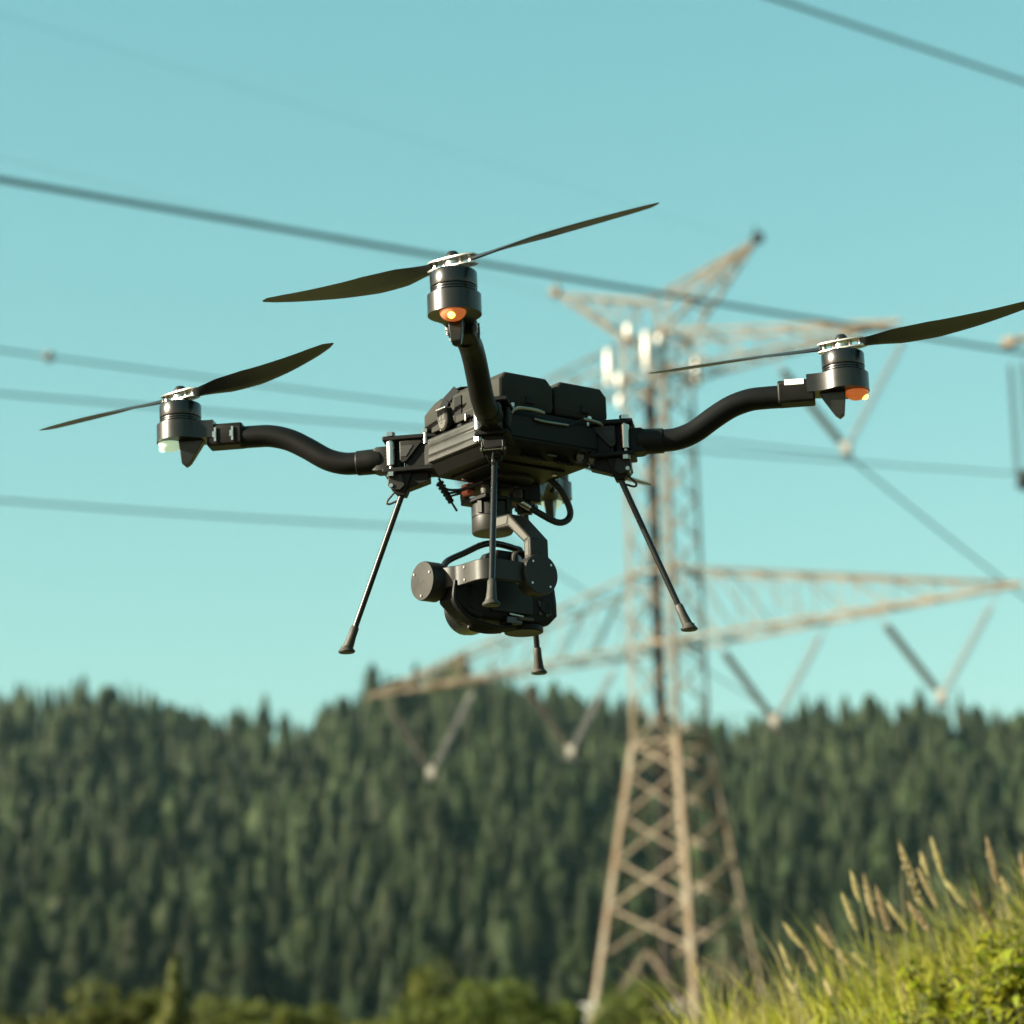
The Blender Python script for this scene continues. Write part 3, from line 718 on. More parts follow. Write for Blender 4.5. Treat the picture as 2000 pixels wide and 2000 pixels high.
def leaf_mesh(L, W, curl, fold=.25):
    vs, fs = [], []; n = 7
    for q in range(n):
        t = q / (n - 1); w = W * (math.sin(math.pi * (t * .86 + .10)) ** .8); z = -curl * L * t * t + .25 * L * t
        vs += [(L * t, -w, z + fold * w), (L * t, 0, z), (L * t, w, z + fold * w)]
    for q in range(n - 1):
        for s in (0, 1): a = q * 3 + s; fs.append((a, a + 1, a + 4, a + 3))
    return MB().add(vs, fs).mesh('leaf', M_WEED)
LEAVES = [leaf_mesh(.045, .011, .5), leaf_mesh(.036, .010, .9), leaf_mesh(.055, .012, .3)]
def weed(px, py, dist, h, seed, lab, nl=16):
    r = random.Random(seed); p = ray_at(px, py, dist); z = float(bankz(p.x, p.y)); H = max(.05, p.z - z)
    e = empty('broadleaf_weed', (p.x, p.y, z)); tag(e, lab, 'plant', 'leafy weeds on the bank')
    for s in range(5):
        a = s * 1.3 + r.uniform(0, 1); tip = Vector((.05 * math.cos(a), .05 * math.sin(a), H * r.uniform(.8, 1)))
        MB().tube(catmull([(0, 0, -.02), tip * .5 + Vector((0, 0, .02)), tip], 4), .0022, 6).build('stem', M_STEM, e)
        for q in range(nl // 2 + 1):
            t = .35 + .65 * q / (nl / 2); o = link('leaf', r.choice(LEAVES), e, tip * t, (r.uniform(-.4, .4), r.uniform(-.5, .4), r.uniform(0, 6.28)))
            s_ = r.uniform(.7, 1.2); o.scale = (s_, s_, s_)
weed(1955, 1810, 6.1, .2, 1, 'bright green leafy weed curling at the right edge', 30)
weed(1990, 1850, 5.95, .2, 2, 'bright green leafy weed cut by the right edge', 27)
weed(1905, 1900, 6.0, .2, 3, 'leafy weed in the bright grass near the right corner', 24)
weed(1815, 1880, 6.2, .2, 4, 'small pale leafy weed below the seed heads', 12)
weed(1770, 1950, 6.0, .2, 6, 'low leafy weed at the bottom edge', 18)
weed(1960, 1960, 5.8, .2, 7, 'leafy weed filling the bottom right corner', 27)

# ------------------------------------------------------------------ drone
drone = empty('drone')
drone.matrix_world = Matrix.Translation((-0.0031, 3.816, 1.1333)) @ Matrix.Rotation(-0.0164, 4, 'Y') @ Matrix.Rotation(-0.1346, 4, 'Z')
tag(drone, 'black four-rotor drone hovering with a camera gimbal and four thin landing legs', 'drone')
BR = (0, 0, R(45))                                   # body frame: X across, Y forward (away from the lens)
def rad(az): return (0, 0, R(az))
ARMS = [('front', -90), ('right', 0), ('rear', 90), ('left', 180)]

# --- fuselage (body frame)
f = MB()
f.hull([(x, y, z) for x in (-.094, .094) for y in (-.100, .080) for z in (-.052, -.090)] + [(x, y, -.105) for x in (-.078, .074) for y in (-.078, .066)])
fus = f.build('fuselage', M_PLASTIC, drone, bevel=.0025, rot=BR)
# tray under the batteries
MB().box((.004, -.010, -.0485), (.176, .170, .009)).build('battery_tray', M_PLASTIC, fus, bevel=.0015)
# ribbed left side panel
sp = MB()
prof = [(-.0945, -.054), (-.0965, -.056), (-.0972, -.064), (-.0955, -.067), (-.0975, -.070), (-.0985, -.078), (-.0965, -.081), (-.0990, -.083), (-.0990, -.0885), (-.0945, -.0895)]
sp.prism(prof, 'y', -.088, .055)
sp.build('side_panel', M_PANEL, fus, bevel=.0006, seg=1)
# right side panel, same make
MB().prism([(-x, z) for x, z in prof][::-1], 'y', -.088, .055).build('side_panel', M_PANEL, fus, bevel=.0006, seg=1)
# rear face details: cooling slats and two round ports
MB().box((.0, -.1008, -.070), (.150, .0025, .030)).build('rear_panel', M_PLASTIC, fus, bevel=.001)
for q in range(2):
    MB().lathe([(.0085, -.002), (.0100, -.002), (.0100, .004), (.0085, .004), (.0085, -.002)], (.050 + q * .021, -.0935, -.0955), (0, -.92, -.4), 20, cap=False).build('port_ring', M_MOUNT, fus)
    MB().cyl((.050 + q * .021, -.0925, -.0955), (0, -.92, -.4), .0085, .003, 20).build('port_glass', M_LENS, fus)
for q in range(16):
    MB().box((-.042 + q * .0042 + (.018 if q > 8 else 0), -.083, -.1035), (.0016, .022, .0035), rx=R(32)).build('cooling_slat', M_MOUNT, fus)
MB().box((.004, -.089, -.0995), (.016, .003, .0025)).build('status_strip', M_GIMDARK, fus, bevel=.0005)
MB().box((-.004, .0, -.1068), (.118, .105, .0035)).build('belly_plate', M_PLASTIC, fus, bevel=.001)
MB().cyl((.006, .012, -.1105), (0, 0, 1), .034, .006, 28).build('belly_boss', M_GIMBAL, fus, bevel=.001)
for x, y in ((-.05, -.035), (.046, -.04), (-.05, .04), (.05, .045)):
    MB().cyl((x, y, -.1095), (0, 0, 1), .0035, .003, 10).build('screw', M_SILVER, fus)

# --- batteries
def battery(x0, x1, nm):
    c1, c2 = .011, .012
    y0, y1, zt, zb = -.100, .076, .005, -.043
    P = []
    for (x, s) in ((x0, -1), (x1, 1)):
        P += [(x, y0 + .003, zt - c1), (x, y0 + .003, zb + .008), (x, y1, zt - .021), (x, y1, zb + .004)]
        xi = x - s * c1
        P += [(xi, y0 + .003, zt), (xi, y1 - .028, zt), (x - s * .004, y0, zb + .010), (x - s * .004, y0, zt - c1 - .002), (xi - s * .001, y0, zt - .003), (x - s * .003, y0 + .004, zb), (x - s * .003, y1 - .004, zb), (x, y1 - .024, zt - c1 + .002)]
    b = MB().hull(P).build('battery', M_CASE, drone, bevel=.0016, rot=BR)
    # lid seam, a recess strip round the lower edge
    for (x, s) in ((x0, -1), (x1, 1)):
        MB().box((x + s * .0002, (y0 + y1) / 2, -.0335), (.0006, y1 - y0 - .012, .0009)).build('lid_seam', M_DARK, b)
    xc = (x0 + x1) / 2
    MB().box((xc + .004, y0 - .0006, -.0305), (.015, .003, .011)).build('release_button', M_PLASTIC, b, bevel=.0015)
    for yy in (.045, -.012, -.062):
        MB().box((x0 - .0012, yy, -.0405), (.004, .020, .010)).build('latch', M_CASE, b, bevel=.0008)
        MB().box((x0 - .0030, yy - .013, -.0430), (.003, .0035, .011)).build('latch_pin', M_SILVER, b, bevel=.0006)
    return b
b1 = battery(-.0885, .0030, 'left'); tag(b1, 'battery pack with a sunlit flank and a strap across it')
b2 = battery(.0060, .0975, 'right'); tag(b2, 'battery pack in shade on the right side of the pair')
# release levers on the rear face
for pts, r, m in (([(-.074, -.1035, -.0545), (-.069, -.106, -.0495), (-.060, -.108, -.0470), (-.035, -.108, -.0465), (-.021, -.106, -.0480)], .0036, M_BRASS),
                  ([(-.036, -.104, -.0575), (-.020, -.106, -.0595), (.016, -.106, -.0590), (.021, -.105, -.0590)], .0024, M_BRASS),
                  ([(.021, -.105, -.0590), (.032, -.106, -.0540), (.045, -.108, -.0475)], .0022, M_ROD),
                  ([(.045, -.108, -.0470), (.066, -.108, -.0480), (.078, -.107, -.0505), (.083, -.104, -.0560)], .0036, M_BRASS)):
    MB().tube(catmull(pts, 5), r, 10, flat=.75).build('release_lever', m, drone, rot=BR)

# --- strap over the left battery, with its buckle
st = MB()
path = [(-.0895, .034, -.022), (-.0900, .028, -.016), (-.0905, .018, -.007), (-.0820, .006, .0068), (-.070, -.004, .0072), (-.030, -.010, .0072), (-.005, -.010, .0068)]
W = .0085
for i in range(len(path) - 1):
    a, b = Vector(path[i]), Vector(path[i + 1])
    n = Vector((-.6, 0, 1)).normalized() if i > 2 else Vector((-1, 0, .15)).normalized()
    if i > 3: n = Vector((0, 0, 1))
    d = Vector((0, 1, 0))
    if i < 3: d = (b - a).cross(n).normalized()
    d1 = d * W
    if d1.y < 0: d1 = -d1
    t = n * .0009
    st.hexa([a - d1 - t, a + d1 - t, b + d1 - t, b - d1 - t], [a - d1 + t, a + d1 + t, b + d1 + t, b - d1 + t])
strap = st.build('battery_strap', M_STRAP_SHADOW, drone, rot=BR)
# dark strip beside it, painting in the strap's shadow on the battery flank
MB().hexa([(-.0888, -.014, -.040), (-.0888, .002, -.040), (-.0888, .002, -.008), (-.0888, -.014, -.008)], [(-.0905, -.014, -.040), (-.0905, .002, -.040), (-.0905, .002, -.008), (-.0905, -.014, -.008)]).build('strap_shadow_strip', M_STRAP_SHADOW, strap, bevel=.0005)
bk = MB()
bp = [(.0345, -.0200), (.0115, -.0200), (.0095, -.0400), (.0125, -.0470), (.0165, -.0510), (.0225, -.0515), (.0275, -.0490), (.0305, -.0430)]
bk.prism(bp, 'x', -.0885, -.0975)
buckle = bk.build('buckle', M_CASE, strap, bevel=.0018)
ring = [(y * .80 + .0045, z * .80 - .0075) for y, z in bp]
MB().prism(ring, 'x', -.0970, -.0984).build('buckle_face', M_GIMDARK, buckle, bevel=.0006)
for (yy, zz, dy, dz) in ((.0292, -.0300, .0016, .0115), (.0222, -.0300, .0016, .0115), (.0152, -.0300, .0016, .0115), (.0222, -.0360, .0155, .0016), (.0272, -.0240, .0050, .0014), (.0170, -.0240, .0050, .0014), (.0222, -.0400, .0040, .0012)):
    MB().box((-.0986, yy, zz), (.0008, dy, dz)).build('emblem', M_DARK, buckle)
MB().box((-.0935, .0235, -.0195), (.010, .0225, .0035)).build('buckle_bar', M_SILVER, buckle, bevel=.0012)

# --- arms, motors, propellers, legs (radial frame: X outwards)
tube_pts = catmull([(.378, 0, -.0236), (.358, 0, -.0236), (.335, 0, -.0248), (.309, 0, -.0325), (.284, 0, -.0465), (.257, 0, -.0640), (.234, 0, -.0720), (.213, 0, -.0735), (.196, 0, -.0738)], 6)
ME = {}
ME['tube'] = MB().tube(tube_pts, .0156, 24).mesh('arm', M_CARBON)
ME['collar'] = MB().lathe([(.0158, .0), (.0172, .001), (.0176, .018), (.0176, .034), (.0168, .036), (.0130, .036)], (.2145, 0, -.0736), (-1, 0, .03), 28).hull([(x, y, z) for x in (.184, .168) for y in (-.0145, .0145) for z in (-.0560, -.0905)] + [(.192, y, z) for y in (-.010, .010) for z in (-.060, -.088)]).mesh('arm_collar', M_PLASTIC)
sl = MB()
sec = [(-.0165, -.0325), (.0165, -.0325), (.0190, -.0290), (.0190, -.0080), (.0150, -.0045), (-.0150, -.0045), (-.0190, -.0080), (-.0190, -.0290)]
sec = [(y * .90, -.0045 + (z + .0045) * 32 / 28) for y, z in sec]
sl.prism(sec, 'x', .374, .424)
ME['sleeve'] = sl.mesh('arm_sleeve', M_PLASTIC)
ME['label'] = MB().box((.405, -.0126, -.0090), (.026, .0125, .0006), rx=R(-0)).mesh('white_label', M_WHITE)
mt = MB()
ring = [(.465 + .0335 * math.cos(a), .0335 * math.sin(a)) for a in [2 * math.pi * i / 48 for i in range(48)]]
keep = [p for p in ring if not (p[0] < .465 - .0335 * .80)]
keep = [p for p in ring if p[0] >= .465 - .024]
keep.sort(key=lambda p: math.atan2(p[1], p[0] - .465))
neck = [(.443, .0245), (.434, .0200), (.424, .0185), (.414, .0180), (.414, -.0180), (.424, -.0185), (.434, -.0200), (.443, -.0245)]
mt.prism(keep + neck, 'z', -.0245, .0005)
ME['mount'] = mt.mesh('motor_mount', M_MOUNT)
cp = [(.010, -.004), (.0285, -.002)]
for q in range(3): cp += [(.0292, .0008 + q * .0032), (.0292, .0024 + q * .0032), (.0272, .0027 + q * .0032), (.0272, .0037 + q * .0032)]
cp += [(.0292, .0108), (.0294, .0115), (.0294, .0285), (.0282, .0305), (.0240, .0325), (.0130, .0330), (.0120, .0370), (.006, .0372)]
ME['can'] = MB().lathe(cp, (.465, 0, 0), n=48).mesh('motor', M_ANOD)
fn = MB()
fn.hull([(x, y, -.0240) for x, y in ((.4660, -.0100), (.4660, .0100), (.4300, -.0080), (.4300, .0080))] + [(.4625, -.0065, -.0560), (.4625, .0065, -.0560), (.4565, -.0050, -.0610), (.4565, .0050, -.0610), (.4500, -.0055, -.0560), (.4500, .0055, -.0560)] + [(.4395, -.0070, -.0380), (.4395, .0070, -.0380)])
ME['fin'] = fn.mesh('fin', M_MOUNT)
lens = []
for i in range(9):
    t = i / 8 * math.pi / 2
    lens.append((.0165 * math.cos(t) + .0002, -.0128 * math.sin(t)))
ME['lensG'] = MB().lathe(lens, (.4803, 0, -.0236), n=28).mesh('navigation_light', M_LEDG)
ME['lensO'] = MB().lathe(lens, (.4803, 0, -.0236), n=28).mesh('navigation_light', M_LEDO)
ME['lampG'] = MB().lathe([(.0005, -.0045), (.0038, -.0028), (.0046, 0), (.0038, .0028), (.0005, .0045)], (.4915, 0, -.0322), (1, 0, -.9), 14).mesh('lamp', M_LAMPG)
ME['lampO'] = MB().lathe([(.0005, -.0045), (.0038, -.0028), (.0046, 0), (.0038, .0028), (.0005, .0045)], (.4915, 0, -.0322), (1, 0, -.9), 14).mesh('lamp', M_LAMPO)
# hinge
ME['hinge'] = MB().box((.135, 0, -.0470), (.078, .046, .0065)).box((.135, 0, -.0925), (.080, .046, .0065)).box((.120, 0, -.070), (.045, .034, .041)).box((.160, 0, -.070), (.022, .0225, .041)).mesh('arm_hinge', M_PLASTIC)
ME['pin'] = {s: MB().cyl((.1627, s * .0185, -.0690), (0, 0, 1), .0062, .034, 18).cyl((.1627, s * .0185, -.0470), (0, 0, 1), .0030, .012, 10).cyl((.1627, s * .0185, -.0915), (0, 0, 1), .0030, .012, 10).mesh('hinge_pin', M_SILVER) for s in (-1, 1)}
ME['nut'] = {(s, z): MB().cyl((.1627, s * .0185, z), (0, 0, 1), .0068, .0058, 6).mesh('nut', M_SILVER) for s in (-1, 1) for z in (-.0415, -.0985)}
ME['bolt'] = {s: MB().cyl((.1130, s * .0200, -.0480), (0, 0, 1), .0036, .020, 10).cyl((.1130, s * .0200, -.0400), (0, 0, 1), .0052, .005, 6).mesh('bolt', M_SILVER) for s in (-1, 1)}
lv = [(.150, -.0520), (.150, -.0790), (.1455, -.0835), (.1400, -.0810), (.1180, -.0545), (.1200, -.0520)]
ME['lever'] = {s: MB().prism([(x, z) for x, z in lv], 'y', s * .0165, s * .0215).mesh('latch_lever', M_GIMBAL) for s in (-1, 1)}
ME['leverin'] = {s: MB().prism([(.1480, -.0590), (.1480, -.0745), (.1410, -.0745), (.1310, -.0590)], 'y', s * .0210, s * .0224).mesh('lever_recess', M_DARK) for s in (-1, 1)}
ME['clip'] = {(x, s): MB().box((x, s * .0180, -.0215), (.0030, .0030, .0200)).box((x + .0015, s * .0185, -.0215), (.0042, .0030, .0085)).mesh('clamp_clip', M_SILVER) for x in (.3865, .4110) for s in (-1, 1)}
# leg
ME['bracket'] = MB().hull([(x, y, -.0955) for x in (.134, .168) for y in (-.014, .014)] + [(x, y, -.1120) for x in (.140, .1680) for y in (-.0125, .0125)] + [(.146, -.009, -.1270), (.146, .009, -.1270), (.158, -.009, -.1250), (.158, .009, -.1250)]).mesh('leg_bracket', M_PLASTIC)
ME['springbox'] = MB().hull([(x, y, z) for x in (.112, .140) for y in (-.011, .011) for z in (-.0960, -.1080)] + [(.142, y, -.118) for y in (-.009, .009)]).mesh('spring_housing', M_PLASTIC)
ME['bracketcheek'] = {s: MB().prism([(.1490, -.0970), (.1670, -.0970), (.1690, -.1120), (.1640, -.1180), (.1520, -.1200), (.1450, -.1130)], 'y', s * .0126, s * .0150).mesh('bracket_cheek', M_GIMBAL) for s in (-1, 1)}
ME['bracketpin'] = MB().cyl((.1640, 0, -.1130), (0, 1, 0), .0028, .034, 10).mesh('bracket_pin', M_SILVER)
lt, lb = Vector((.1500, 0, -.1180)), Vector((.2335, 0, -.3345))
ax = (lb - lt).normalized()
ME['rod'] = MB().tube([lt, lt.lerp(lb, .5), lb], .0042, 14).mesh('landing_leg', M_ROD)
ME['footsleeve'] = MB().lathe([(.0046, -.002), (.0058, 0), (.0060, .012), (.0072, .026), (.0072, .030)], lb - ax * .030, ax, 20).mesh('foot_sleeve', M_RUBBER)
ME['foot'] = MB().lathe([(.0075, .0085), (.0080, .006), (.0112, .0025), (.0118, .0008), (.0105, -.0008), (.002, -.001)], (.2349, 0, -.3400), n=28).mesh('foot', M_RUBBER)
ME['loop'] = MB().tube(catmull([(.160, .0, -.1165), (.1665, .0, -.1235), (.1730, .0, -.1310), (.1727, .0, -.1345), (.1690, .0, -.1352), (.1630, .0, -.1330), (.1565, .0, -.1310)], 5), .0016, 8).mesh('wire_loop', M_CABLE)

# propeller blades
def blade_mesh(sign, Rt=.292):
    vs, fs = [], []; n = 22; m = 10
    for i in range(n):
        t = i / (n - 1); r = .030 + (Rt - .030) * t
        ch = np.interp(t, [0, .06, .2, .38, .6, .85, .96, 1], [.016, .020, .036, .0425, .036, .024, .015, .004])
        tw = R(np.interp(t, [0, .15, .4, 1], [24, 21, 14, 7])) * sign
        th = np.interp(t, [0, .1, .4, 1], [.0058, .0044, .0026, .0010])
        sweep = -.010 * math.sin(math.pi * min(1, t * 1.05)) * sign
        for j in range(m):
            a = 2 * math.pi * j / m; x = math.cos(a); yv = math.sin(a)
            cx = x * ch / 2; cz = yv * th / 2 * (1 - .55 * x * sign) + (1 - x * x) * ch * .035
            vs.append((r, sweep + cx * math.cos(tw), cz + cx * math.sin(tw) + .012 * t * t))
    for i in range(n - 1):
        for j in range(m): fs.append((i * m + j, i * m + (j + 1) % m, (i + 1) * m + (j + 1) % m, (i + 1) * m + j))
    fs += [tuple(range(m)), tuple(range((n - 1) * m, n * m))]
    return MB().add(vs, fs).mesh('blade', M_PROP, smooth=50)
BLADE = {s: blade_mesh(s) for s in (-1, 1)}
HUB = {}
for s in (-1, 1):
    h = MB()
    h.cyl((0, 0, .0015), (0, 0, 1), .0105, .007, 20)
    HUB[s] = h.mesh('propeller', M_SILVER)
hp = [(-.034, -.006), (-.026, -.0105), (-.010, -.012), (.010, -.012), (.026, -.0105), (.034, -.006), (.034, .006), (.026, .0105), (.010, .012), (-.010, .012), (-.026, .0105), (-.034, .006)]
PLATE = MB().prism(hp, 'z', -.0009, .0009).mesh('hub_plate', M_SILVER)
BOLT = MB().cyl((0, 0, 0), (0, 0, 1), .0033, .0135, 10).mesh('hub_bolt', M_SILVER)
SPIN = MB().lathe([(.0095, 0), (.0090, .004), (.006, .0085), (.001, .0100)], n=18).mesh('spinner', M_MOUNT)

PROPANG = {'front': -24.0, 'left': -31.0, 'right': -20.0, 'rear': 62.0}
for nm, az in ARMS:
    amber = nm in ('front', 'right'); s = 1 if nm in ('front', 'rear') else -1
    rz = rad(az)
    arm = link('arm', ME['tube'], drone, rot=rz); tag(arm, {'front': 'curved arm reaching towards the viewer over the batteries', 'right': 'curved arm with a white label reaching right', 'left': 'curved arm reaching left', 'rear': 'hidden far arm behind the body'}[nm])
    addbevel(link('arm_collar', ME['collar'], arm), .0012)
    addbevel(link('arm_sleeve', ME['sleeve'], arm), .0022)
    if nm == 'right': link('white_label', MB().box((.3970, -.0160, -.0088), (.0260, .0030, .0075)).mesh('white_label', M_WHITE), arm)
    addbevel(link('arm_hinge', ME['hinge'], arm), .0016)
    ps = {'left': 1, 'right': -1, 'front': -1, 'rear': 1}[nm]
    addbevel(link('hinge_pin', ME['pin'][ps], arm), .0006)
    for z in (-.0415, -.0985): link('nut', ME['nut'][(ps, z)], arm)
    for q in (-1, 1):
        link('bolt', ME['bolt'][q], arm)
        addbevel(link('latch_lever', ME['lever'][q], arm), .0012)
        link('lever_recess', ME['leverin'][q], arm)
        if nm != 'right':
            for x in (.3865, .4110): link('clamp_clip', ME['clip'][(x, q)], arm)
    mo = link('motor', ME['can'], drone, rot=rz)
    addbevel(link('motor_mount', ME['mount'], mo), .0014)
    addbevel(link('fin', ME['fin'], mo), .0012)
    nl = link('navigation_light', ME['lensO' if amber else 'lensG'], mo); tag(nl, 'lit amber navigation light' if amber else 'lit pale green navigation light')
    # the lamp sits on the lens face so its glow is seen
    link('lamp', ME['lampO' if amber else 'lampG'], mo)
    leg = link('landing_leg', ME['rod'], drone, rot=rz)
    addbevel(link('leg_bracket', ME['bracket'], leg), .0014)
    addbevel(link('spring_housing', ME['springbox'], leg), .0014)
    for q in (-1, 1): addbevel(link('bracket_cheek', ME['bracketcheek'][q], leg), .0007)
    link('bracket_pin', ME['bracketpin'], leg)
    link('foot_sleeve', ME['footsleeve'], leg); link('foot', ME['foot'], leg); link('wire_loop', ME['loop'], leg)
    a = R(az); pc = Vector((.465 * math.cos(a), .465 * math.sin(a), .0385))
    pr = link('propeller', HUB[s], drone, pc, (0, 0, R(PROPANG[nm])))
    for k_ in (0, 1):
        link('blade', BLADE[s], pr, (0, 0, .0045), (0, 0, math.pi * k_))
        for xx in (.012, .026): link('hub_bolt', BOLT, pr, ((1 - 2 * k_) * xx, 0, .0045))
    for z in (-.0010, .0100): link('hub_plate', PLATE, pr, (0, 0, z), (R(5), R(0), 0))
    link('spinner', SPIN, pr, (0, 0, .0105))

# --- gimbal (body frame), hung under the belly
GY = .045; GZ_ = -.259
pan = MB().lathe([(.010, .020), (.0265, .020), (.0283, .018), (.0285, .0010), (.0275, .0008), (.0275, -.0010), (.0285, -.0012), (.0287, -.0200), (.0275, -.0220), (.008, -.0222)], (0, GY, -.158), n=44)
gim = pan.build('gimbal', M_GIMBAL, drone, rot=BR)
MB().box((0, GY, -.1345), (.064, .058, .006)).box((0, GY, -.1170), (.075, .064, .005)).build('isolator_plate', M_PLASTIC, gim, bevel=.001)
for x in (-.028, .028):
    for y in (-.024, .024):
        MB().lathe([(.003, -.008), (.0062, -.006), (.0068, 0), (.0062, .006), (.003, .008)], (x, GY + y, -.1255), n=14).build('damper', M_RUBBER, gim)
for q in range(3):
    a = R(200 + q * 42); MB().box((.0288 * math.cos(a), GY + .0288 * math.sin(a), -.1455), (.004, .0075, .020), rz=a).build('pan_rib', M_PLASTIC, gim, bevel=.0006)
yk = [(.036, -.1620), (-.012, -.1655), (-.0585, -.2095), (-.0585, -.2400), (-.0430, -.2400), (-.0430, -.2130), (-.0095, -.1835), (.036, -.1800)]
yoke = MB().prism(yk, 'x', -.0150, .0160).build('yoke_arm', M_GIMBAL, gim, bevel=.0022)
for pl in ([(.030, -.1655), (-.0100, -.1680), (-.0075, -.1790), (.030, -.1770)], [(-.0135, -.1700), (-.0540, -.2080), (-.0450, -.2105), (-.0115, -.1800)], [(-.0545, -.2120), (-.0545, -.2330), (-.0465, -.2330), (-.0465, -.2145)]):
    MB().prism(pl, 'x', -.0145, -.0158).build('inset_panel', M_GIMDARK, yoke, bevel=.0008)
# roll motor: drum facing the viewer
rollm = MB().lathe([(.010, -.0260), (.0255, -.0260), (.0272, -.0240), (.0276, -.0080), (.0284, -.0076), (.0284, -.0020), (.0274, .0), (.004, .0002)], (0, -.0610, GZ_), (0, -1, 0), 44).build('roll_motor', M_GIMBAL, gim)
for q in range(4):
    a = R(40 + 90 * q); MB().cyl((.0215 * math.cos(a), -.0612, GZ_ + .0215 * math.sin(a)), (0, 1, 0), .0016, .0012, 10).build('screw', M_SILVER, rollm)
# tilt motors
for s in (-1,):
    tm_ = MB().lathe([(.010, -.0260), (.0255, -.0260), (.0270, -.0240), (.0270, -.0030), (.0262, -.0008), (.002, .0)], (s * .1235, GY, GZ_ - .001), (s, 0, 0), 44).build('tilt_motor', M_GIMBAL, gim)
    for q in range(3):
        a = R(35 + 120 * q); MB().cyl((s * .1236, GY + .0205 * math.cos(a), GZ_ - .001 + .0205 * math.sin(a)), (1, 0, 0), .0018, .0014, 10).build('screw', M_SILVER, tm_)
    MB().cyl((s * .1234, GY, GZ_ - .001), (1, 0, 0), .0017, .0012, 10).build('axle_hole', M_DARK, tm_)
# roll band: from the left tilt motor round the corner to the roll motor, and its mirror
def band(path, z0, z1, th):
    pts = catmull([(x, y, 0) for x, y in path], 6); n = len(pts); vs = []
    for i, p in enumerate(pts):
        t = (pts[min(i + 1, n - 1)] - pts[max(i - 1, 0)]).normalized(); nn = Vector((t.y, -t.x, 0)) * th / 2
        for q, z in ((-1, z0), (1, z0), (1, z1), (-1, z1)): vs.append((p.x + nn.x * q, p.y + nn.y * q, z))
    fs = [(i * 4 + j, i * 4 + (j + 1) % 4, (i + 1) * 4 + (j + 1) % 4, (i + 1) * 4 + j) for i in range(n - 1) for j in range(4)]
    fs += [(0, 1, 2, 3), ((n - 1) * 4, (n - 1) * 4 + 1, (n - 1) * 4 + 2, (n - 1) * 4 + 3)]
    return MB().add(vs, fs)
bpth = [(-.1010, .046), (-.1000, .030), (-.0960, .016), (-.0900, .006), (-.0880, -.006), (-.0875, -.026), (-.0850, -.040), (-.0760, -.0490), (-.060, -.0510), (-.024, -.0500)]
for s in (1,):
    bd = band([(x * s, y) for x, y in bpth], -.2725, -.2440, .0100).build('roll_band', M_GIMBAL, gim, bevel=.0012)
    for (x, y, z) in ((-.0945, -.012, -.2495), (-.0945, -.012, -.2670), (-.1030, .024, -.2475), (-.1030, .024, -.2680)):
        MB().cyl((x * s + (.0018 if y < 0 else 0) * s, y, z), (1, .25 if y > 0 else 0, 0), .0017, .0026, 10).build('screw', M_SILVER, bd)

# --- stills camera in the gimbal: seen from behind, lens pointing away
cb = MB()
cb.hull([(x, y, z) for x in (-.070, .072) for y in (.004, .060) for z in (-.2420, -.2480)] + [(x, y, -.2980) for x in (-.074, .076) for y in (.004, .060)] + [(x, y, -.3110) for x in (-.058, .064) for y in (.010, .056)] + [(.077, y, -.268) for y in (.008, .080)] + [(.077, y, -.296) for y in (.008, .080)])
cam_o = cb.build('gimbal_camera', M_CAMERA, drone, bevel=.0050, seg=3, rot=BR)
# wrap-round cage ribs on the left of the camera
for q in range(5):
    k_ = q * .0085
    rib = catmull([(-.093 + k_ * .5, .006 + k_, -.262), (-.0965 + k_ * .5, .006 + k_, -.286), (-.088 + k_ * .6, .006 + k_, -.300), (-.072 + k_ * .7, .006 + k_, -.3110), (-.046, .006 + k_, -.3170), (-.020, .006 + k_, -.3195), (.006, .006 + k_, -.3165)], 5)
    MB().tube([p + Vector((-.0022, 0, -.0022)) for p in rib], .0028, 8).build('cage_rib', M_PLASTIC, cam_o)
MB().hull([(-.096, .006, -.262), (-.096, .045, -.262), (-.096, .006, -.290), (-.096, .045, -.290), (-.074, .006, -.308), (-.074, .045, -.308), (-.05, .006, -.312), (-.05, .045, -.312), (-.05, .006, -.262), (-.05, .045, -.262)]).build('grip_cage', M_CAMERA, cam_o, bevel=.003)
MB().box((-.004, .0030, -.2800), (.070, .004, .042)).build('rear_screen', M_SCREEN, cam_o, bevel=.0015)
MB().lathe([(.0100, 0), (.0108, .0005), (.0108, .0022), (.0095, .0026), (.0060, .0020), (.001, .0019)], (.055, .0045, -.2850), (0, -1, 0), 28).build('control_wheel', M_CAMERA, cam_o)
for x, z, r_ in ((.044, -.281, .0021), (.0445, -.285, .0018), (.045, -.2965, .0024), (.057, -.2980, .0020), (.062, -.2960, .0017)):
    MB().cyl((x, .0035, z), (0, 1, 0), r_, .003, 12).build('camera_button', M_GIMDARK, cam_o)
MB().cyl((.036, .030, -.3155), (0, 0, 1), .0270, .0090, 32).build('base_plate_disc', M_PLASTIC, cam_o, bevel=.0016)
MB().box((.000, .012, -.3105), (.026, .020, .010)).build('quick_release_block', M_ANOD, cam_o, bevel=.001)
MB().box((.004, .0035, -.3030), (.0240, .0025, .0028), ry=R(4)).build('level_strip', M_BRASS, cam_o, bevel=.0005)
MB().box((.018, .001, -.3075), (.024, .006, .004)).build('plate_edge', M_GIMDARK, cam_o, bevel=.001)
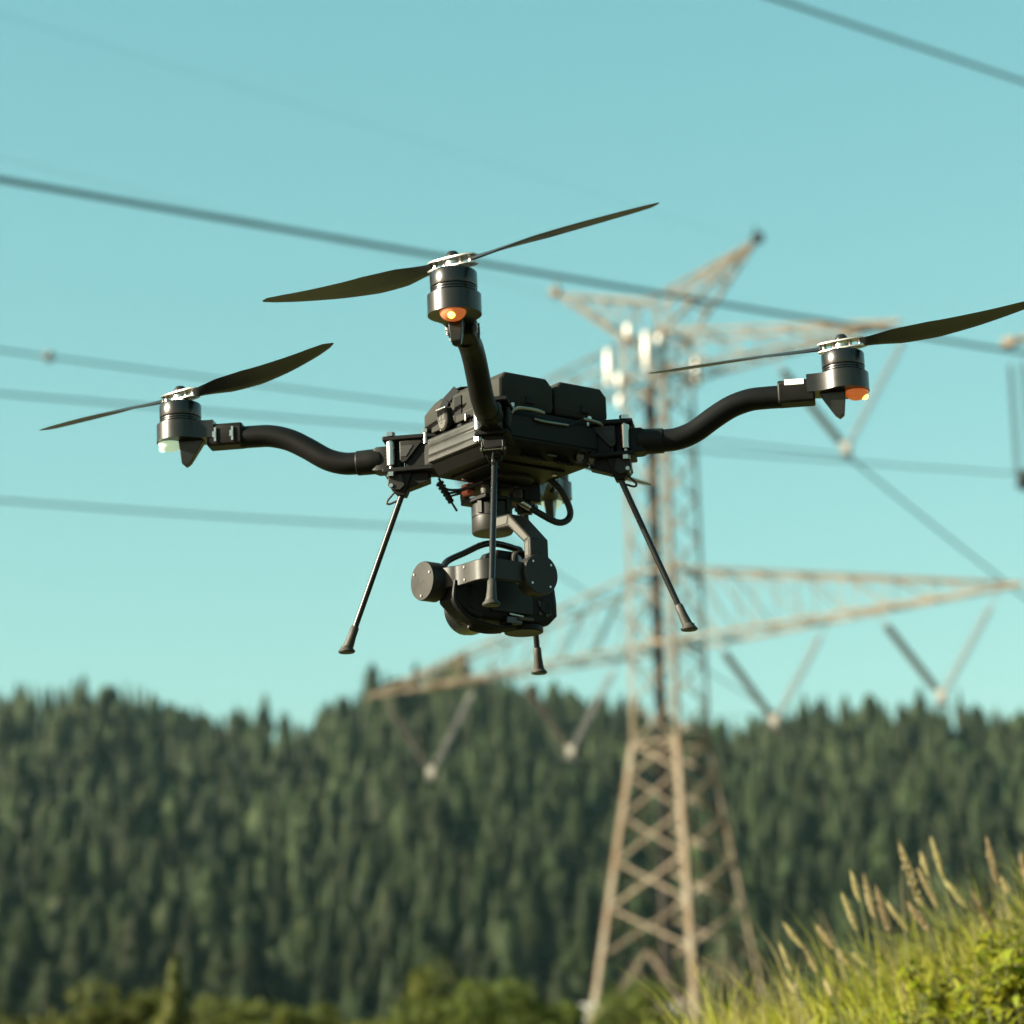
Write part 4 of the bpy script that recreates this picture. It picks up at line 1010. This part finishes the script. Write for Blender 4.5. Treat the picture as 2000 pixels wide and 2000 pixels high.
# finder hump and cage handle
MB().hull([(x, y, -.2430) for x in (-.030, .052) for y in (.012, .062)] + [(x, y, -.2080) for x in (-.012, .040) for y in (.020, .058)]).build('viewfinder_hump', M_CAMERA, cam_o, bevel=.004, seg=3)
MB().lathe([(.0125, 0), (.0155, .002), (.0160, .010), (.0135, .0115), (.0125, .004)], (.022, .0200, -.2240), (0, -1, 0), 26, cap=False).build('eyecup', M_RUBBER, cam_o)
MB().cyl((.022, .0175, -.2240), (0, 1, 0), .0120, .003, 24).build('finder_glass', M_LENS, cam_o)
hd = catmull([(-.088, GY, -.2390), (-.078, GY, -.2270), (-.050, GY, -.2130), (-.018, GY, -.1975), (.006, GY, -.1935), (.036, GY, -.1965), (.048, GY, -.2020), (.056, GY, -.2400)], 6)
MB().tube(hd, .0060, 14, flat=.75).build('cage_handle', M_ANOD, cam_o)
MB().lathe([(.0300, 0), (.0330, .004), (.0330, .020), (.0350, .022), (.0350, .052), (.0330, .054), (.0330, .062), (.0290, .062), (.0280, .050)], (.000, .058, -.2760), (0, 1, 0), 40).build('lens_barrel', M_ANOD, cam_o)
MB().cyl((.000, .1115, -.2760), (0, 1, 0), .0280, .002, 32).build('lens_front', M_LENS, cam_o)
MB().box((.020, .0310, -.2460), (.028, .012, .018)).build('side_connector', M_PLASTIC, cam_o, bevel=.001)

# --- cabling between belly and gimbal
MB().tube(catmull([(.0660, .004, -.1000), (.0740, .0, -.1060), (.0867, -.004, -.1200), (.0970, -.006, -.1420), (.0965, -.006, -.1560), (.0860, -.004, -.1640), (.0730, .0, -.1630), (.0520, .010, -.1500), (.0400, .018, -.1400)], 7), .0047, 12).build('video_cable', M_CABLE, drone, rot=BR)
MB().tube([(.0450, .014, -.1445), (.0360, .020, -.1370)], [.0048, .0056], 16).tube([(.0358, .0202, -.1368), (.0270, .026, -.1300)], [.0058, .0024], 16).build('video_plug', M_SILVER, drone, rot=BR)
MB().tube(catmull([(.060, .05, -.104), (.070, .07, -.115), (.055, .075, -.130), (.035, .06, -.131)], 6), .0028, 10).build('cable', M_CABLE, drone, rot=BR)
MB().tube(catmull([(-.062, .082, -.100), (-.050, .085, -.1120), (-.038, .075, -.1150), (-.030, .060, -.1150)], 6), .0018, 8).build('cable', M_CABLE, drone, rot=BR)
MB().tube(catmull([(-.044, .09, -.118), (-.036, .078, -.117), (-.030, .062, -.118)], 6), .0018, 8).build('cable', M_CABLE, drone, rot=BR)
MB().tube(catmull([(-.044, .09, -.123), (-.034, .078, -.120), (-.030, .062, -.121)], 6), .0016, 8).build('cable', M_CABLE, drone, rot=BR)
sr = MB()
for q in range(6):
    c_ = Vector((-.0545, .09, -.1045)).lerp(Vector((-.0370, .09, -.1275)), q / 5)
    sr.lathe([(.003, -.0025), (.0062 - .0003 * q, -.0015), (.0062 - .0003 * q, .0015), (.003, .0025)], c_, (.60, 0, -.8), 14)
sr.tube([(-.0560, .09, -.1020), (-.0355, .09, -.1290)], .0042, 12).tube(catmull([(-.0365, .09, -.1280), (-.0325, .09, -.1330), (-.0290, .09, -.1375), (-.0268, .09, -.1405)], 4), .0016, 8)
sr.build('strain_relief', M_CABLE, drone, rot=BR)
cn = MB().box((-.0290, .058, -.1185), (.0120, .014, .0160)).box((-.0340, .0575, -.1135), (.0075, .013, .0045)).box((-.0340, .0575, -.1225), (.0075, .013, .0050)).box((-.0235, .058, -.1080), (.003, .014, .010))
cn.build('power_connector', M_CONN, drone, bevel=.0012, rot=BR)
wv = MB()
for q in range(5):
    wv.tube(catmull([(-.022, .055 - .004 * q, -.111 - .002 * q), (-.006, .040 - .006 * q, -.1125 - .003 * q), (.014, .030 - .005 * q, -.1120 - .002 * q), (.030, .022, -.108)], 5), .0011, 6)
wv.build('wiring_loom', M_CABLE, drone, rot=BR)
MB().box((.055, .040, -.1180), (.030, .036, .026)).box((.050, .036, -.1330), (.014, .018, .030)).build('radio_module', M_PLASTIC, drone, bevel=.002, rot=BR)


# ------------------------------------------------------------------ air between the camera and the hill
hz = bpy.data.materials.new('haze_air'); hz.use_nodes = True
hn, hl = hz.node_tree.nodes, hz.node_tree.links; hn.clear()
pv = hn.new('ShaderNodeVolumePrincipled'); pv.inputs['Color'].default_value = (0.50, 0.90, 1.0, 1); pv.inputs['Density'].default_value = HAZE; pv.inputs['Anisotropy'].default_value = 0.0
ho = hn.new('ShaderNodeOutputMaterial'); hl.new(pv.outputs['Volume'], ho.inputs['Volume'])
ho_ = MB().box((0, 700, 95), (2700, 2300, 330)).build('haze', hz, smooth=0)
tag(ho_, 'thin pale air over the valley and hill', None, None, 'stuff')
